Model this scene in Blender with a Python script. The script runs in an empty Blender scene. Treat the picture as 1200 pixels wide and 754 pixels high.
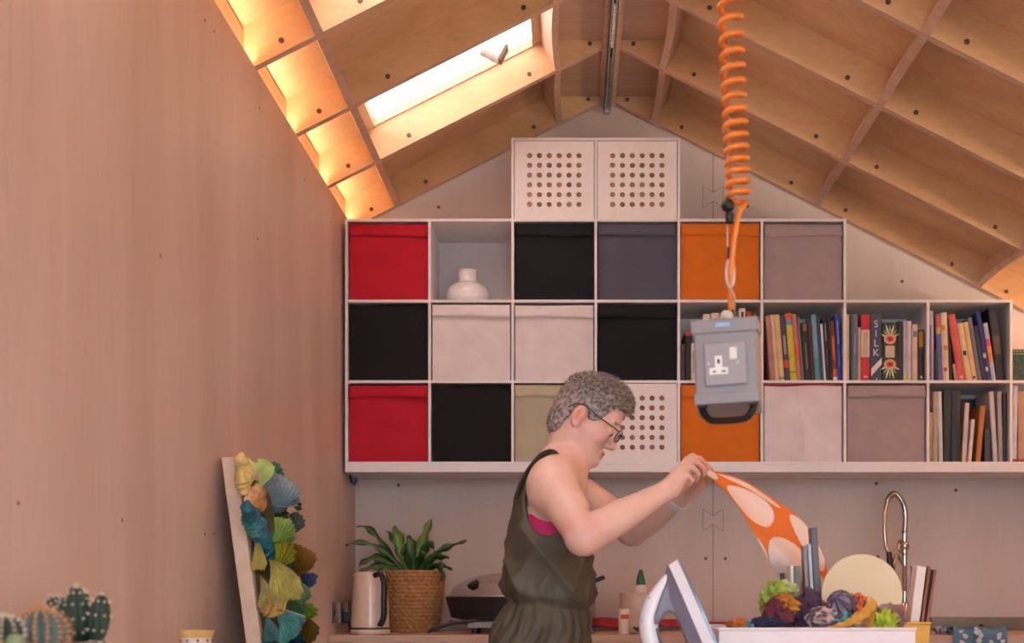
import bpy, bmesh, math, random
import numpy as np
from mathutils import Vector, Matrix, noise as mnoise

# ------------------------------------------------------------------ camera
FPX, VX, VY, CZ = 1526.0, 672.0, 690.0, 1.09      # focal length and vanishing point in photo pixels
scene = bpy.context.scene
C = scene.collection
cam_d = bpy.data.cameras.new('camera'); cam = bpy.data.objects.new('camera', cam_d); C.objects.link(cam)
cam.location = (0, 0, CZ); cam.rotation_euler = (math.pi/2, 0, 0)
cam_d.sensor_width = 36.0; cam_d.lens = FPX*36/1200
cam_d.shift_x = -(VX-600)/1200; cam_d.shift_y = (VY-377)/1200
cam_d.clip_start = .05
cam_d.dof.use_dof = True; cam_d.dof.focus_distance = 4.3; cam_d.dof.aperture_fstop = 3.6
scene.camera = cam
# ------------------------------------------------------------------ sky and exposure
w = bpy.data.worlds.new('sky'); scene.world = w; w.use_nodes = True
bg = w.node_tree.nodes['Background']; bg.inputs[0].default_value = (.66, .84, 1.0, 1); bg.inputs[1].default_value = 4.2
LED_POWER = 1.25
scene.view_settings.view_transform = 'Standard'; scene.view_settings.look = 'None'
scene.view_settings.exposure = 1.24; scene.view_settings.gamma = 1.0; scene.view_settings.use_curve_mapping = False

def P(px, py, Y):
    "photo pixel + distance -> point"
    return Vector(((px-VX)*Y/FPX, Y, CZ+(VY-py)*Y/FPX))

# ------------------------------------------------------------------ materials
def lin(c):
    return tuple(((v/255)/12.92 if v/255 <= .04045 else ((v/255+.055)/1.055)**2.4) for v in c)
MATS = {}
def mat(name, rgb, rough=.55, metal=0, var=.06, scale=30, bump=0., bscale=None, stretch=None, rgb2=None, coat=0, emit=0, trans=0, sub=0):
    if name in MATS: return MATS[name]
    m = bpy.data.materials.new(name); m.use_nodes = True; MATS[name] = m
    nt = m.node_tree; b = nt.nodes['Principled BSDF']
    c = lin(rgb)
    b.inputs['Roughness'].default_value = rough; b.inputs['Metallic'].default_value = metal
    tc = nt.nodes.new('ShaderNodeTexCoord'); mp = nt.nodes.new('ShaderNodeMapping')
    nt.links.new(tc.outputs['Object'], mp.inputs[0])
    if stretch: mp.inputs['Scale'].default_value = stretch
    n = nt.nodes.new('ShaderNodeTexNoise'); n.inputs['Scale'].default_value = scale; n.inputs['Detail'].default_value = 5
    nt.links.new(mp.outputs[0], n.inputs['Vector'])
    mx = nt.nodes.new('ShaderNodeMix'); mx.data_type = 'RGBA'
    c2 = lin(rgb2) if rgb2 else tuple(max(0, v*(1-4*var)) for v in c)
    c1 = c if rgb2 else tuple(min(1, v*(1+2*var)) for v in c)
    mx.inputs[6].default_value = (*c2, 1); mx.inputs[7].default_value = (*c1, 1)
    rp = nt.nodes.new('ShaderNodeMapRange'); rp.inputs[1].default_value = .3; rp.inputs[2].default_value = .7
    nt.links.new(n.outputs[0], rp.inputs[0]); nt.links.new(rp.outputs[0], mx.inputs[0])
    nt.links.new(mx.outputs[2], b.inputs['Base Color'])
    if bump:
        n2 = nt.nodes.new('ShaderNodeTexNoise'); n2.inputs['Scale'].default_value = bscale or scale*4; n2.inputs['Detail'].default_value = 4
        nt.links.new(mp.outputs[0], n2.inputs['Vector'])
        bp = nt.nodes.new('ShaderNodeBump'); bp.inputs['Strength'].default_value = bump; bp.inputs['Distance'].default_value = .004
        nt.links.new(n2.outputs[0], bp.inputs['Height']); nt.links.new(bp.outputs[0], b.inputs['Normal'])
    if coat: b.inputs['Coat Weight'].default_value = coat
    if sub:
        b.inputs['Subsurface Weight'].default_value = sub; b.inputs['Subsurface Radius'].default_value = (.012, .005, .003); b.inputs['Subsurface Scale'].default_value = 1
    if emit:
        b.inputs['Emission Color'].default_value = (*c, 1); b.inputs['Emission Strength'].default_value = emit
    if trans: b.inputs['Transmission Weight'].default_value = trans
    return m
def ply(name, rgb, rgb2, stretch, rough=.5, scale=3.0, spots=True, fine=.35):
    "birch plywood: broad cathedral grain, fine streaks, faint pin marks"
    if name in MATS: return MATS[name]
    m = bpy.data.materials.new(name); m.use_nodes = True; MATS[name] = m
    nt = m.node_tree; b = nt.nodes['Principled BSDF']; b.inputs['Roughness'].default_value = rough
    L = nt.links.new
    tc = nt.nodes.new('ShaderNodeTexCoord'); mp = nt.nodes.new('ShaderNodeMapping'); mp.inputs['Scale'].default_value = stretch
    L(tc.outputs['Object'], mp.inputs[0])
    a = nt.nodes.new('ShaderNodeTexNoise'); a.inputs['Scale'].default_value = scale; a.inputs['Detail'].default_value = 6; a.inputs['Distortion'].default_value = .6
    L(mp.outputs[0], a.inputs['Vector'])
    f = nt.nodes.new('ShaderNodeTexNoise'); f.inputs['Scale'].default_value = scale*14; f.inputs['Detail'].default_value = 3
    L(mp.outputs[0], f.inputs['Vector'])
    r = nt.nodes.new('ShaderNodeMapRange'); r.inputs[1].default_value = .32; r.inputs[2].default_value = .68
    L(a.outputs[0], r.inputs[0])
    mx = nt.nodes.new('ShaderNodeMix'); mx.data_type = 'RGBA'
    mx.inputs[6].default_value = (*lin(rgb2), 1); mx.inputs[7].default_value = (*lin(rgb), 1)
    L(r.outputs[0], mx.inputs[0])
    m2 = nt.nodes.new('ShaderNodeMix'); m2.data_type = 'RGBA'; m2.blend_type = 'MULTIPLY'; m2.inputs[0].default_value = fine
    rf = nt.nodes.new('ShaderNodeMapRange'); rf.inputs[1].default_value = .3; rf.inputs[2].default_value = .6; rf.inputs[3].default_value = .72; rf.inputs[4].default_value = 1
    L(f.outputs[0], rf.inputs[0]); L(mx.outputs[2], m2.inputs[6]); L(rf.outputs[0], m2.inputs[7])
    L(m2.outputs[2], b.inputs['Base Color'])
    return m
def pane(name, tint=(255, 255, 255), gloss=.06, fac=.08):
    "thin window or vessel glass"
    if name in MATS: return MATS[name]
    m = bpy.data.materials.new(name); m.use_nodes = True; MATS[name] = m
    nt = m.node_tree; nt.nodes.remove(nt.nodes['Principled BSDF'])
    t = nt.nodes.new('ShaderNodeBsdfTransparent'); t.inputs[0].default_value = (*lin(tint), 1)
    g = nt.nodes.new('ShaderNodeBsdfGlossy'); g.inputs['Roughness'].default_value = gloss
    mx = nt.nodes.new('ShaderNodeMixShader'); mx.inputs[0].default_value = fac
    nt.links.new(t.outputs[0], mx.inputs[1]); nt.links.new(g.outputs[0], mx.inputs[2])
    nt.links.new(mx.outputs[0], nt.nodes['Material Output'].inputs[0]); return m
def attr_mat(name, rough=.6, sub=0, bump=0, bscale=200):
    "material whose colour comes from the mesh colour attribute col (skin tint, printed cloth)"
    m = bpy.data.materials.new(name); m.use_nodes = True
    nt = m.node_tree; b = nt.nodes['Principled BSDF']; b.inputs['Roughness'].default_value = rough
    a = nt.nodes.new('ShaderNodeAttribute'); a.attribute_name = 'col'
    nt.links.new(a.outputs['Color'], b.inputs['Base Color'])
    if sub:
        b.inputs['Subsurface Weight'].default_value = sub; b.inputs['Subsurface Radius'].default_value = (.012, .005, .003); b.inputs['Subsurface Scale'].default_value = 1
    if bump:
        n = nt.nodes.new('ShaderNodeTexNoise'); n.inputs['Scale'].default_value = bscale
        tc = nt.nodes.new('ShaderNodeTexCoord'); nt.links.new(tc.outputs['Object'], n.inputs['Vector'])
        bp = nt.nodes.new('ShaderNodeBump'); bp.inputs['Strength'].default_value = bump; bp.inputs['Distance'].default_value = .002
        nt.links.new(n.outputs[0], bp.inputs['Height']); nt.links.new(bp.outputs[0], b.inputs['Normal'])
    return m

PLYL = ply('birch_plywood_wall', (212, 186, 174), (196, 166, 152), (1.3, 1.3, .2), rough=.42, fine=.16)
PLYB = ply('pale_plywood_back', (210, 190, 180), (202, 181, 170), (1.6, 1.6, .25), fine=.1)
PLYR = ply('plywood_roof', (230, 186, 140), (206, 156, 110), (.5, 1.4, 1.4), rough=.42)
PLYE = ply('plywood_edge', (222, 186, 160), (204, 164, 140), (.4, 6, 6))
WHITE = mat('white_lacquer', (228, 220, 220), .35, var=.01)
BLACK = mat('black_plastic', (22, 22, 24), .4, var=.02)
STEEL = mat('brushed_steel', (190, 186, 182), .28, 1, var=.03, scale=60, stretch=(1, 1, .1))
DARK = mat('dark_bolt', (104, 84, 72), .45, .5, var=.03)
PAPER = mat('paper_edges', (214, 200, 180), .8, var=.05, scale=90, stretch=(8, 1, .2))

# ------------------------------------------------------------------ mesh helpers
class MB:
    def __init__(s): s.v = []; s.f = []
    def add(s, v, f):
        o = len(s.v); s.v += [tuple(p) for p in v]; s.f += [tuple(i+o for i in q) for q in f]; return s
    def box(s, x0, x1, y0, y1, z0, z1):
        v = [(x, y, z) for x in (x0, x1) for y in (y0, y1) for z in (z0, z1)]
        return s.add(v, [(0, 1, 3, 2), (4, 6, 7, 5), (0, 4, 5, 1), (2, 3, 7, 6), (0, 2, 6, 4), (1, 5, 7, 3)])
    def obox(s, c, ax, ay, az, h):
        c = Vector(c); v = [c+ax*(i*h[0])+ay*(j*h[1])+az*(k*h[2]) for i in (-1, 1) for j in (-1, 1) for k in (-1, 1)]
        return s.add(v, [(0, 1, 3, 2), (4, 6, 7, 5), (0, 4, 5, 1), (2, 3, 7, 6), (0, 2, 6, 4), (1, 5, 7, 3)])
    def prism(s, poly, axis, d0, d1):
        def mk(p, d):
            return {'x': (d, p[0], p[1]), 'y': (p[0], d, p[1]), 'z': (p[0], p[1], d)}[axis]
        n = len(poly); v = [mk(p, d0) for p in poly]+[mk(p, d1) for p in poly]
        return s.add(v, [tuple(range(n))[::-1], tuple(range(n, 2*n))]+[(i, (i+1) % n, n+(i+1) % n, n+i) for i in range(n)])
    def tube(s, path, r, seg=8, cap=True, flat=1.0, up=None):
        path = [Vector(p) for p in path]; n = len(path)
        rr = r if isinstance(r, (list, tuple)) else [r]*n
        T = []
        for i in range(n):
            t = path[min(i+1, n-1)]-path[max(i-1, 0)]; T.append(t.normalized() if t.length else Vector((0, 0, 1)))
        u = Vector(up) if up else (Vector((0, 0, 1)) if abs(T[0].z) < .9 else Vector((1, 0, 0)))
        u = (u-T[0]*u.dot(T[0])).normalized(); V = []
        for i in range(n):
            u = (u-T[i]*u.dot(T[i])).normalized(); b = T[i].cross(u)
            for k in range(seg):
                a = 2*math.pi*k/seg; V.append(path[i]+u*(math.cos(a)*rr[i])+b*(math.sin(a)*rr[i]*flat))
        F = [(i*seg+k, i*seg+(k+1) % seg, (i+1)*seg+(k+1) % seg, (i+1)*seg+k) for i in range(n-1) for k in range(seg)]
        if cap: F += [tuple(range(seg))[::-1], tuple(range((n-1)*seg, n*seg))]
        return s.add(V, F)
    def lathe(s, prof, c=(0, 0, 0), seg=24, M=None, sx=1, sy=1, cap=True):
        V = []; n = len(prof)
        for r, z in prof:
            for k in range(seg):
                a = 2*math.pi*k/seg; p = Vector((math.cos(a)*r*sx, math.sin(a)*r*sy, z))
                V.append((M @ p if M else p)+Vector(c))
        F = [(i*seg+k, i*seg+(k+1) % seg, (i+1)*seg+(k+1) % seg, (i+1)*seg+k) for i in range(n-1) for k in range(seg)]
        if cap: F += [tuple(range(seg))[::-1], tuple(range((n-1)*seg, n*seg))]
        return s.add(V, F)
    def grid(s, fn, nu, nv, closed=False):
        V = [fn(i/(nu-1), j/(nv-1)) for i in range(nu) for j in range(nv)]
        return s.add(V, [(i*nv+j, i*nv+j+1, (i+1)*nv+j+1, (i+1)*nv+j) for i in range(nu-1) for j in range(nv-1)])
    def sphere(s, c, r, seg=12, rings=8):
        r = r if isinstance(r, (tuple, list)) else (r, r, r); c = Vector(c)
        V = [c+Vector((0, 0, -r[2]))]
        for i in range(1, rings):
            t = -math.pi/2+math.pi*i/rings
            for k in range(seg):
                a = 2*math.pi*k/seg; V.append(c+Vector((math.cos(a)*math.cos(t)*r[0], math.sin(a)*math.cos(t)*r[1], math.sin(t)*r[2])))
        V.append(c+Vector((0, 0, r[2]))); e = len(V)-1
        F = [(0, 1+(k+1) % seg, 1+k) for k in range(seg)]
        F += [(1+i*seg+k, 1+i*seg+(k+1) % seg, 1+(i+1)*seg+(k+1) % seg, 1+(i+1)*seg+k) for i in range(rings-2) for k in range(seg)]
        b = 1+(rings-2)*seg; F += [(b+k, b+(k+1) % seg, e) for k in range(seg)]
        return s.add(V, F)
def wloc(o):
    v = Vector((0, 0, 0))
    while o: v = v+Vector(o.location); o = o.parent
    return v
def part(name, mb, m, parent=None, local=False, smooth=None, bevel=0, solid=0, sub=0):
    "link one mesh; vertices are world positions unless local"
    off = Vector((0, 0, 0)) if (local or not parent) else wloc(parent)
    me = bpy.data.meshes.new(name)
    me.from_pydata([(p[0]-off.x, p[1]-off.y, p[2]-off.z) for p in mb.v], [], mb.f)
    bm = bmesh.new(); bm.from_mesh(me); bmesh.ops.recalc_face_normals(bm, faces=bm.faces); bm.to_mesh(me); bm.free()
    if smooth is not None:
        me.polygons.foreach_set('use_smooth', [True]*len(me.polygons)); me.set_sharp_from_angle(angle=math.radians(smooth))
    me.materials.append(m)
    o = bpy.data.objects.new(name, me); C.objects.link(o)
    if parent: o.parent = parent
    if solid: k = o.modifiers.new('thick', 'SOLIDIFY'); k.thickness = solid; k.offset = 0
    if sub: k = o.modifiers.new('soft', 'SUBSURF'); k.levels = sub; k.render_levels = sub
    if bevel: k = o.modifiers.new('bevel', 'BEVEL'); k.width = bevel; k.segments = 2; k.limit_method = 'ANGLE'
    return o
def tag(o, label, cat, group=None):
    o['label'] = label; o['category'] = cat
    if group: o['group'] = group
    return o
def thing(name, label, cat, loc=(0, 0, 0), group=None):
    o = bpy.data.objects.new(name, None); C.objects.link(o); o.location = loc; o.empty_display_size = .05
    return tag(o, label, cat, group)
def single(name, mb, m, label, cat, group=None, **k):
    "a thing that is one mesh, its origin at its base"
    xs = [p[0] for p in mb.v]; ys = [p[1] for p in mb.v]; zs = [p[2] for p in mb.v]
    c = ((min(xs)+max(xs))/2, (min(ys)+max(ys))/2, min(zs))
    mb.v = [(p[0]-c[0], p[1]-c[1], p[2]-c[2]) for p in mb.v]
    o = part(name, mb, m, **k); o.location = c; return tag(o, label, cat, group)
def struct(name, mb=None, m=None, **k):
    if mb: o = part(name, mb, m, **k)
    else: o = bpy.data.objects.new(name, None); C.objects.link(o)
    o['kind'] = 'structure'; return o
def share(o, parent, loc, rot=None):
    c = o.copy(); C.objects.link(c); c.parent = parent; c.location = loc
    if rot: c.rotation_euler = rot
    return c
def bez(p, n=12):
    p = [Vector(q) for q in p]; m = len(p)-1
    return [sum((p[k]*(math.comb(m, k)*(1-t)**(m-k)*t**k) for k in range(m+1)), Vector((0, 0, 0))) for t in [i/(n-1) for i in range(n)]]
def spline(p, n=8):
    "catmull-rom through the points"
    p = [Vector(q) for q in p]; out = []
    for i in range(len(p)-1):
        a = p[max(i-1, 0)]; b = p[i]; c = p[i+1]; d = p[min(i+2, len(p)-1)]
        for k in range(n):
            t = k/n; out.append(.5*((2*b)+(c-a)*t+(2*a-5*b+4*c-d)*t*t+(3*b-a-3*c+d)*t**3))
    return out+[p[-1]]

# ================================================================== THE ROOM
XL, XR, YB, YF = -.971, 2.45, 5.80, -1.6
RX, RZ, SL, DV = .150, 3.253, .507, .14       # ridge position, slope, rafter depth
def roofz(x): return RZ-SL*abs(x-RX)
FLOORM = ply('floor_screed', (186, 178, 170), (170, 162, 154), (1.5, .2, 1.5))
struct('floor', MB().box(XL-.1, XR+.1, YF-.05, YB+.1, -.1, 0), FLOORM)
struct('ground', MB().box(-30, 30, -30, 40, -.3, -.12), mat('paving_outside', (170, 160, 150), .9, var=.05, scale=2))
# left wall: plywood sheets with narrow joints
wl = struct('wall_left')
ys = [-1.6, -.2, 1.02, 2.245, YB]
SCREW = mat('screw_hole', (92, 62, 48), .6, var=.05)
for a, b in zip(ys[:-1], ys[1:]):
    part('panel', MB().box(XL-.018, XL, a+.001, b-.001, 0, roofz(XL)-.004), PLYL, wl)
part('backing', MB().box(XL-.12, XL-.05, YF, YB+.1, 0, roofz(XL)+.02), PLYE, wl)
sc = None
for px, py in [(21, 590), (143, 610), (240, 626), (250, 626), (240, 24), (251, 37), (304, 127), (357, 211), (388, 260), (302, 280), (188, 300)]:
    Y = -XL*FPX/(VX-px); p = P(px, py, Y)
    if sc is None: sc = part('screw', MB().lathe([(.004, 0), (.004, .0008), (.002, .0004)], (0, 0, 0), 8, Matrix.Rotation(math.pi/2, 3, 'Y')), SCREW, wl, local=True); sc.location = (XL, p.y, p.z)
    else: share(sc, wl, (XL, p.y, p.z))
struct('wall_right', MB().box(XR, XR+.1, YF, YB+.1, 0, roofz(XR)+.02), PLYB)
# back gable: two pale sheets butted at a seam with butterfly keys
wb = struct('wall_back')
SX = .622
def gz(x): return roofz(x)+.12
part('panel', MB().prism([(XL-.02, 0), (SX-.001, 0), (SX-.001, gz(SX)), (RX, gz(RX)), (XL-.02, gz(XL))], 'y', YB, YB+.018), PLYB, wb)
part('panel', MB().prism([(SX+.001, 0), (XR, 0), (XR, gz(XR)), (SX+.001, gz(SX))], 'y', YB, YB+.018), PLYB, wb)
part('backing', MB().prism([(XL-.1, 0), (XR+.1, 0), (XR+.1, gz(XR)), (RX, gz(RX)+.02), (XL-.1, gz(XL))], 'y', YB+.02, YB+.08), PLYE, wb)
SEAM = mat('joint_shadow_gap', (112, 88, 78), .8, var=.03)
for zc in (P(0, 231, YB).z, P(0, 610, YB).z):
    def tie(w, h, n): return [(SX-w, zc-h), (SX, zc-h+n), (SX+w, zc-h), (SX+w, zc+h), (SX, zc+h-n), (SX-w, zc+h)]
    part('joint', MB().prism(tie(.046, .051, .03), 'y', YB-.0006, YB), SEAM, wb)
    part('butterfly_key', MB().prism(tie(.044, .048, .03), 'y', YB-.0014, YB), PLYB, wb)
part('seam', MB().box(SX-.0014, SX+.0014, YB-.0004, YB, .9, gz(SX)-.1), SEAM, wb)
bolt = part('bolt', MB().lathe([(.0075, 0), (.0075, .002), (.0045, .0026), (.004, .001)], (0, 0, 0), 10, Matrix.Rotation(math.pi/2, 3, 'X')), DARK, wb, local=True)
first = True
for px, py in [(827, 655), (850, 655), (514, 243), (1057, 330), (876, 242), (467, 569), (1027, 567), (1029, 653), (620, 570), (827, 568), (850, 568), (1120, 575)]:
    p = P(px, py, YB)
    if first: bolt.location = p; first = False
    else: share(bolt, wb, p)
# unseen gable behind the camera: wide glazed screen added to bring in daylight
wf = struct('wall_front', MB().prism([(XL-.1, 0), (XL+.15, 0), (XL+.15, 2.4), (RX, 2.95), (XR-.35, 1.95), (XR-.35, 0), (XR+.1, 0), (XR+.1, gz(XR)), (RX, gz(RX)), (XL-.1, gz(XL))], 'y', YF-.05, YF), PLYE)
fr = MB()
for x in (XL+.15, .1, 1.1, XR-.40): fr.box(x, x+.05, YF-.045, YF-.005, 0, roofz(x)-.2 if x > 0 else 2.4)
win = struct('window_1', fr, WHITE)
part('pane', MB().prism([(XL+.15, 0), (RX-2, 0)][:1]+[(XR-.35, 0), (XR-.35, 1.95), (RX, 2.95), (XL+.15, 2.4)], 'y', YF-.028, YF-.022), pane('window_glass'), win)

# ------------------------------------------------------------------ roof: rafters, blocking, deck, skylights
ce = struct('ceiling')
RY = [5.775-.59*k for k in range(13)]           # rafter lines
TH = .032
BL = [-.776, -.06]; BR = [.352, 1.075, 1.784]; EL, ER = XL-.06, XR+.05
rl = rr = None
def edged(o):
    "lower edge of a rafter shows the plywood layers"
    o.data.materials.append(PLYE)
    for p in o.data.polygons:
        if p.normal.z < -.5: p.material_index = 1
for k, y in enumerate(RY):
    if rl is None:
        def raf(x0, x1): return MB().prism([(x0, roofz(x0)), (x1, roofz(x1)), (x1, roofz(x1)+DV), (x0, roofz(x0)+DV)], 'y', 0, TH)
        rl = part('rafter', raf(EL, RX-.036), PLYR, ce, local=True); edged(rl); rl.location = (0, y-TH, 0)
        rr = part('rafter', raf(RX+.036, ER), PLYR, ce, local=True); edged(rr); rr.location = (0, y-TH, 0)
    else: share(rl, ce, (0, y-TH, 0)); share(rr, ce, (0, y-TH, 0))
def blk(x):
    n = 12; z = roofz(x); y0, y1 = -.59, -TH
    poly = [(y0+(y1-y0)*i/n, z+.022*math.sin(math.pi*i/n)**.8-.001) for i in range(n+1)]+[(y1, z+DV-.006), (y0, z+DV-.006)]
    sg = 1 if x > RX else -1; ct = 1/math.sqrt(1+SL*SL); st = SL*ct      # blocking stands square to the slope
    V = [(x+sg*st*(q-z)*ct+e*ct, y, z+(q-z)*ct*ct-sg*e*st) for e in (-.014, .014) for y, q in poly]; m = len(poly)
    return MB().add(V, [tuple(range(m))[::-1], tuple(range(m, 2*m))]+[(i, (i+1) % m, m+(i+1) % m, m+i) for i in range(m)])
for x in BL+BR:
    b0 = part('blocking', blk(x), PLYE, ce, local=True); b0.location = (0, RY[0], 0)
    for y in RY[1:-1]: share(b0, ce, (0, y, 0))
bb = None
for y in RY[:7]:
    for x in BL+BR:
        for dx in (-.115, .125):
            xx = x+dx
            loc = (xx, y-TH, roofz(xx)+.038)
            if bb is None: bb = part('bolt', MB().lathe([(.009, 0), (.009, .002), (.005, .003), (.0045, .001)], (0, 0, 0), 10, Matrix.Rotation(math.pi/2, 3, 'X')), DARK, ce, local=True); bb.location = loc
            else: share(bb, ce, loc)
# deck panels bay by bay; the skylight bays stay open
SKY = {(1, 1), (3, 1), (5, 1), (7, 1), (9, 1)}
PLYD = ply('plywood_deck', (232, 192, 152), (210, 164, 124), (.5, 1.3, 1.3), rough=.45)
SHF = DV*SL/(1+SL*SL)
cuts = [EL]+[x-SHF for x in BL]+[RX]+[x+SHF for x in BR]+[ER]
def deck(x0, x1, y0, y1, t0=DV, t1=DV+.02):
    return MB().prism([(x0, roofz(x0)+t0), (x1, roofz(x1)+t0), (x1, roofz(x1)+t1), (x0, roofz(x0)+t1)], 'y', y0, y1)
nwin = 2; masters = {}
for k in range(len(RY)-1):
    y1, y0 = RY[k]-.0005, RY[k+1]+.0005
    for j in range(len(cuts)-1):
        x0, x1 = cuts[j]+.0005, cuts[j+1]-.0005
        if (k, j) in SKY:
            fw = .045
            fm = MB()
            for q in ((x0, x0+fw, y0, y1), (x1-fw, x1, y0, y1), (x0+fw, x1-fw, y0, y0+.012), (x0+fw, x1-fw, y1-.040, y1)): fm.add(*(lambda b: (b.v, b.f))(deck(*q, DV, DV+.032)))
            wn = struct('window_%d' % nwin, fm, ply('skylight_reveal', (232, 204, 176), (220, 188, 158), (.5, 1.3, 1.3))); nwin += 1
            part('pane', deck(x0+fw, x1-fw, y0+.012, y1-.040, DV+.016, DV+.022), pane('skylight_glass', (250, 226, 214), fac=.05), wn)
            if k == 1:
                xm = -.315; zm = roofz(xm)+DV+.012; ym = 4.98
                h = part('latch', MB().tube([(xm-.035, ym+.015, zm-.012), (xm+.035, ym+.015, zm-.047)], .022, 14), mat('latch_grey', (198, 190, 184), .35), wn, smooth=40)
                part('latch_bracket', MB().obox((xm+.046, ym+.015, zm-.030), Vector((.89, 0, -.45)), Vector((0, 1, 0)), Vector((.45, 0, .89)), (.006, .026, .032)), DARK, h)
        else:
            if j in masters: share(masters[j], ce, (0, y0, 0))
            else:
                masters[j] = part('deck_panel', deck(x0, x1, 0, y1-y0), PLYD, ce, local=True); masters[j].location = (0, y0, 0)
part('ridge_cap', MB().prism([(RX-.3, roofz(RX-.3)+DV+.02), (RX+.3, roofz(RX+.3)+DV+.02), (RX, RZ+DV+.06)], 'y', YF, YB+.1), PLYE, ce)
rb = part('ridge_beam', MB().box(RX-.036, RX+.036, YF, YB-.002, RZ-.018, RZ+DV-.02), PLYE, ce)
# wall plates closing the eaves, with warm light strips in the gap above the wall lining
part('wall_plate', MB().box(XL-.06, XL-.035, YF, YB, roofz(XL)-.12, roofz(XL-.06)+DV), PLYR, ce)
part('wall_plate', MB().box(XR+.02, XR+.05, YF, YB, roofz(XR)-.12, roofz(XR)+DV-.02), PLYR, ce)
LEDM = mat('warm_led', (255, 206, 140), .5, var=0, emit=6)
def strip(x, z, label, rx, gain=1):
    t = thing('light_strip', label, 'light', (x, 2.1, z))
    part('channel', MB().box(x-.007, x+.007, YF+.02, YB-.03, z-.006, z), STEEL, t)
    part('diffuser', MB().box(x-.005, x+.005, YF+.02, YB-.03, z, z+.003), LEDM, t)
    l = bpy.data.lights.new('strip_light', 'AREA'); l.shape = 'RECTANGLE'; l.size = .012; l.size_y = 7.3; l.energy = LED_POWER*6*gain; l.color = (1, .84, .62)
    lo = bpy.data.objects.new('strip_light', l); C.objects.link(lo); lo.parent = t; lo.location = (0, 0, .006); lo.rotation_euler = (math.pi, rx, 0)
strip(XL-.0265, roofz(XL)-.022, 'warm light strip hidden behind the top of the tall plywood wall', 0)
strip(XR-.02, roofz(XR)-.03, 'warm light strip along the low eave above the sink end', 0, 4)
# ridge rail with sliding cable chain
ral = thing('ceiling_rail', 'grey metal slotted rail screwed under the roof ridge', 'rail', (RX, 4.8, RZ-.044))
rm = MB()
z0, z1 = RZ-.044, RZ-.018
for a, b, c, d in ((-.014, -.011, z0, z1), (.011, .014, z0, z1), (-.014, .014, z1-.003, z1), (-.014, -.005, z0, z0+.003), (.005, .014, z0, z0+.003)): rm.box(RX+a, RX+b, YF+.2, YB-.01, c, d)
part('channel', rm, mat('galvanised_rail', (190, 186, 186), .4, .3), ral)
part('slot_liner', MB().box(RX-.0045, RX+.0045, YF+.2, 5.2, z0+.004, z0+.010), BLACK, ral)
for i in range(16): part('chain_link', MB().box(RX-.004, RX+.004, 4.72+i*.024, 4.735+i*.024, z0-.003, z0+.004), mat('nickel_link', (245, 242, 240), .3, 0), ral, bevel=.001)
part('end_stop', MB().box(RX-.012, RX+.012, YB-.05, YB-.012, z0-.014, z0), STEEL, ral, bevel=.002)
# ================================================================== CUBE SHELVES
SF, SD = 5.45, .345                                # front plane and depth
SS = FPX/SF
X0, CW = (406-VX)/SS, .3478
ZR = [CZ+(VY-y)/SS for y in (543, 447.5, 353, 258, 163)]
def cx(i): return X0+CW*i
T = .011
sh = thing('cube_shelf', 'white wall-mounted cube shelving stepping up under the sloping roof', 'shelf', (cx(4), SF, ZR[0]))
def vpan(i, r0, r1): part('upright', MB().box(cx(i)-T/2, cx(i)+T/2, SF, SF+SD, ZR[r0]+T/2, ZR[r1]-T/2), WHITE, sh)
def hpan(i0, i1, r): part('board', MB().box(cx(i0)-T/2, cx(i1)+T/2, SF, SF+SD, ZR[r]-T/2, ZR[r]+T/2), WHITE, sh)
for i in range(10):
    vpan(i, 0, 1)
    if i <= 8: vpan(i, 1, 2)
    if i <= 6: vpan(i, 2, 3)
for i in (2, 3, 4): vpan(i, 3, 4)
hpan(0, 9, 0); hpan(0, 9, 1); hpan(0, 8, 2); hpan(0, 6, 3); hpan(2, 4, 4)
BACKM = mat('shelf_back', (210, 200, 200), .5, var=.01)
for a, b, r in ((0, 9, 0), (0, 8, 1), (0, 6, 2), (2, 4, 3)):
    part('back_panel', MB().box(cx(a), cx(b), SF+SD-.006, SF+SD, ZR[r]+T/2, ZR[r+1]-T/2), BACKM, sh)
single('support_board', MB().box(X0-T/2, XR-.02, SF-.004, YB, ZR[0]-T/2-.033, ZR[0]-T/2-.0005), WHITE, 'long white board carrying the cube shelves above the worktop', 'board', bevel=.002)

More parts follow.
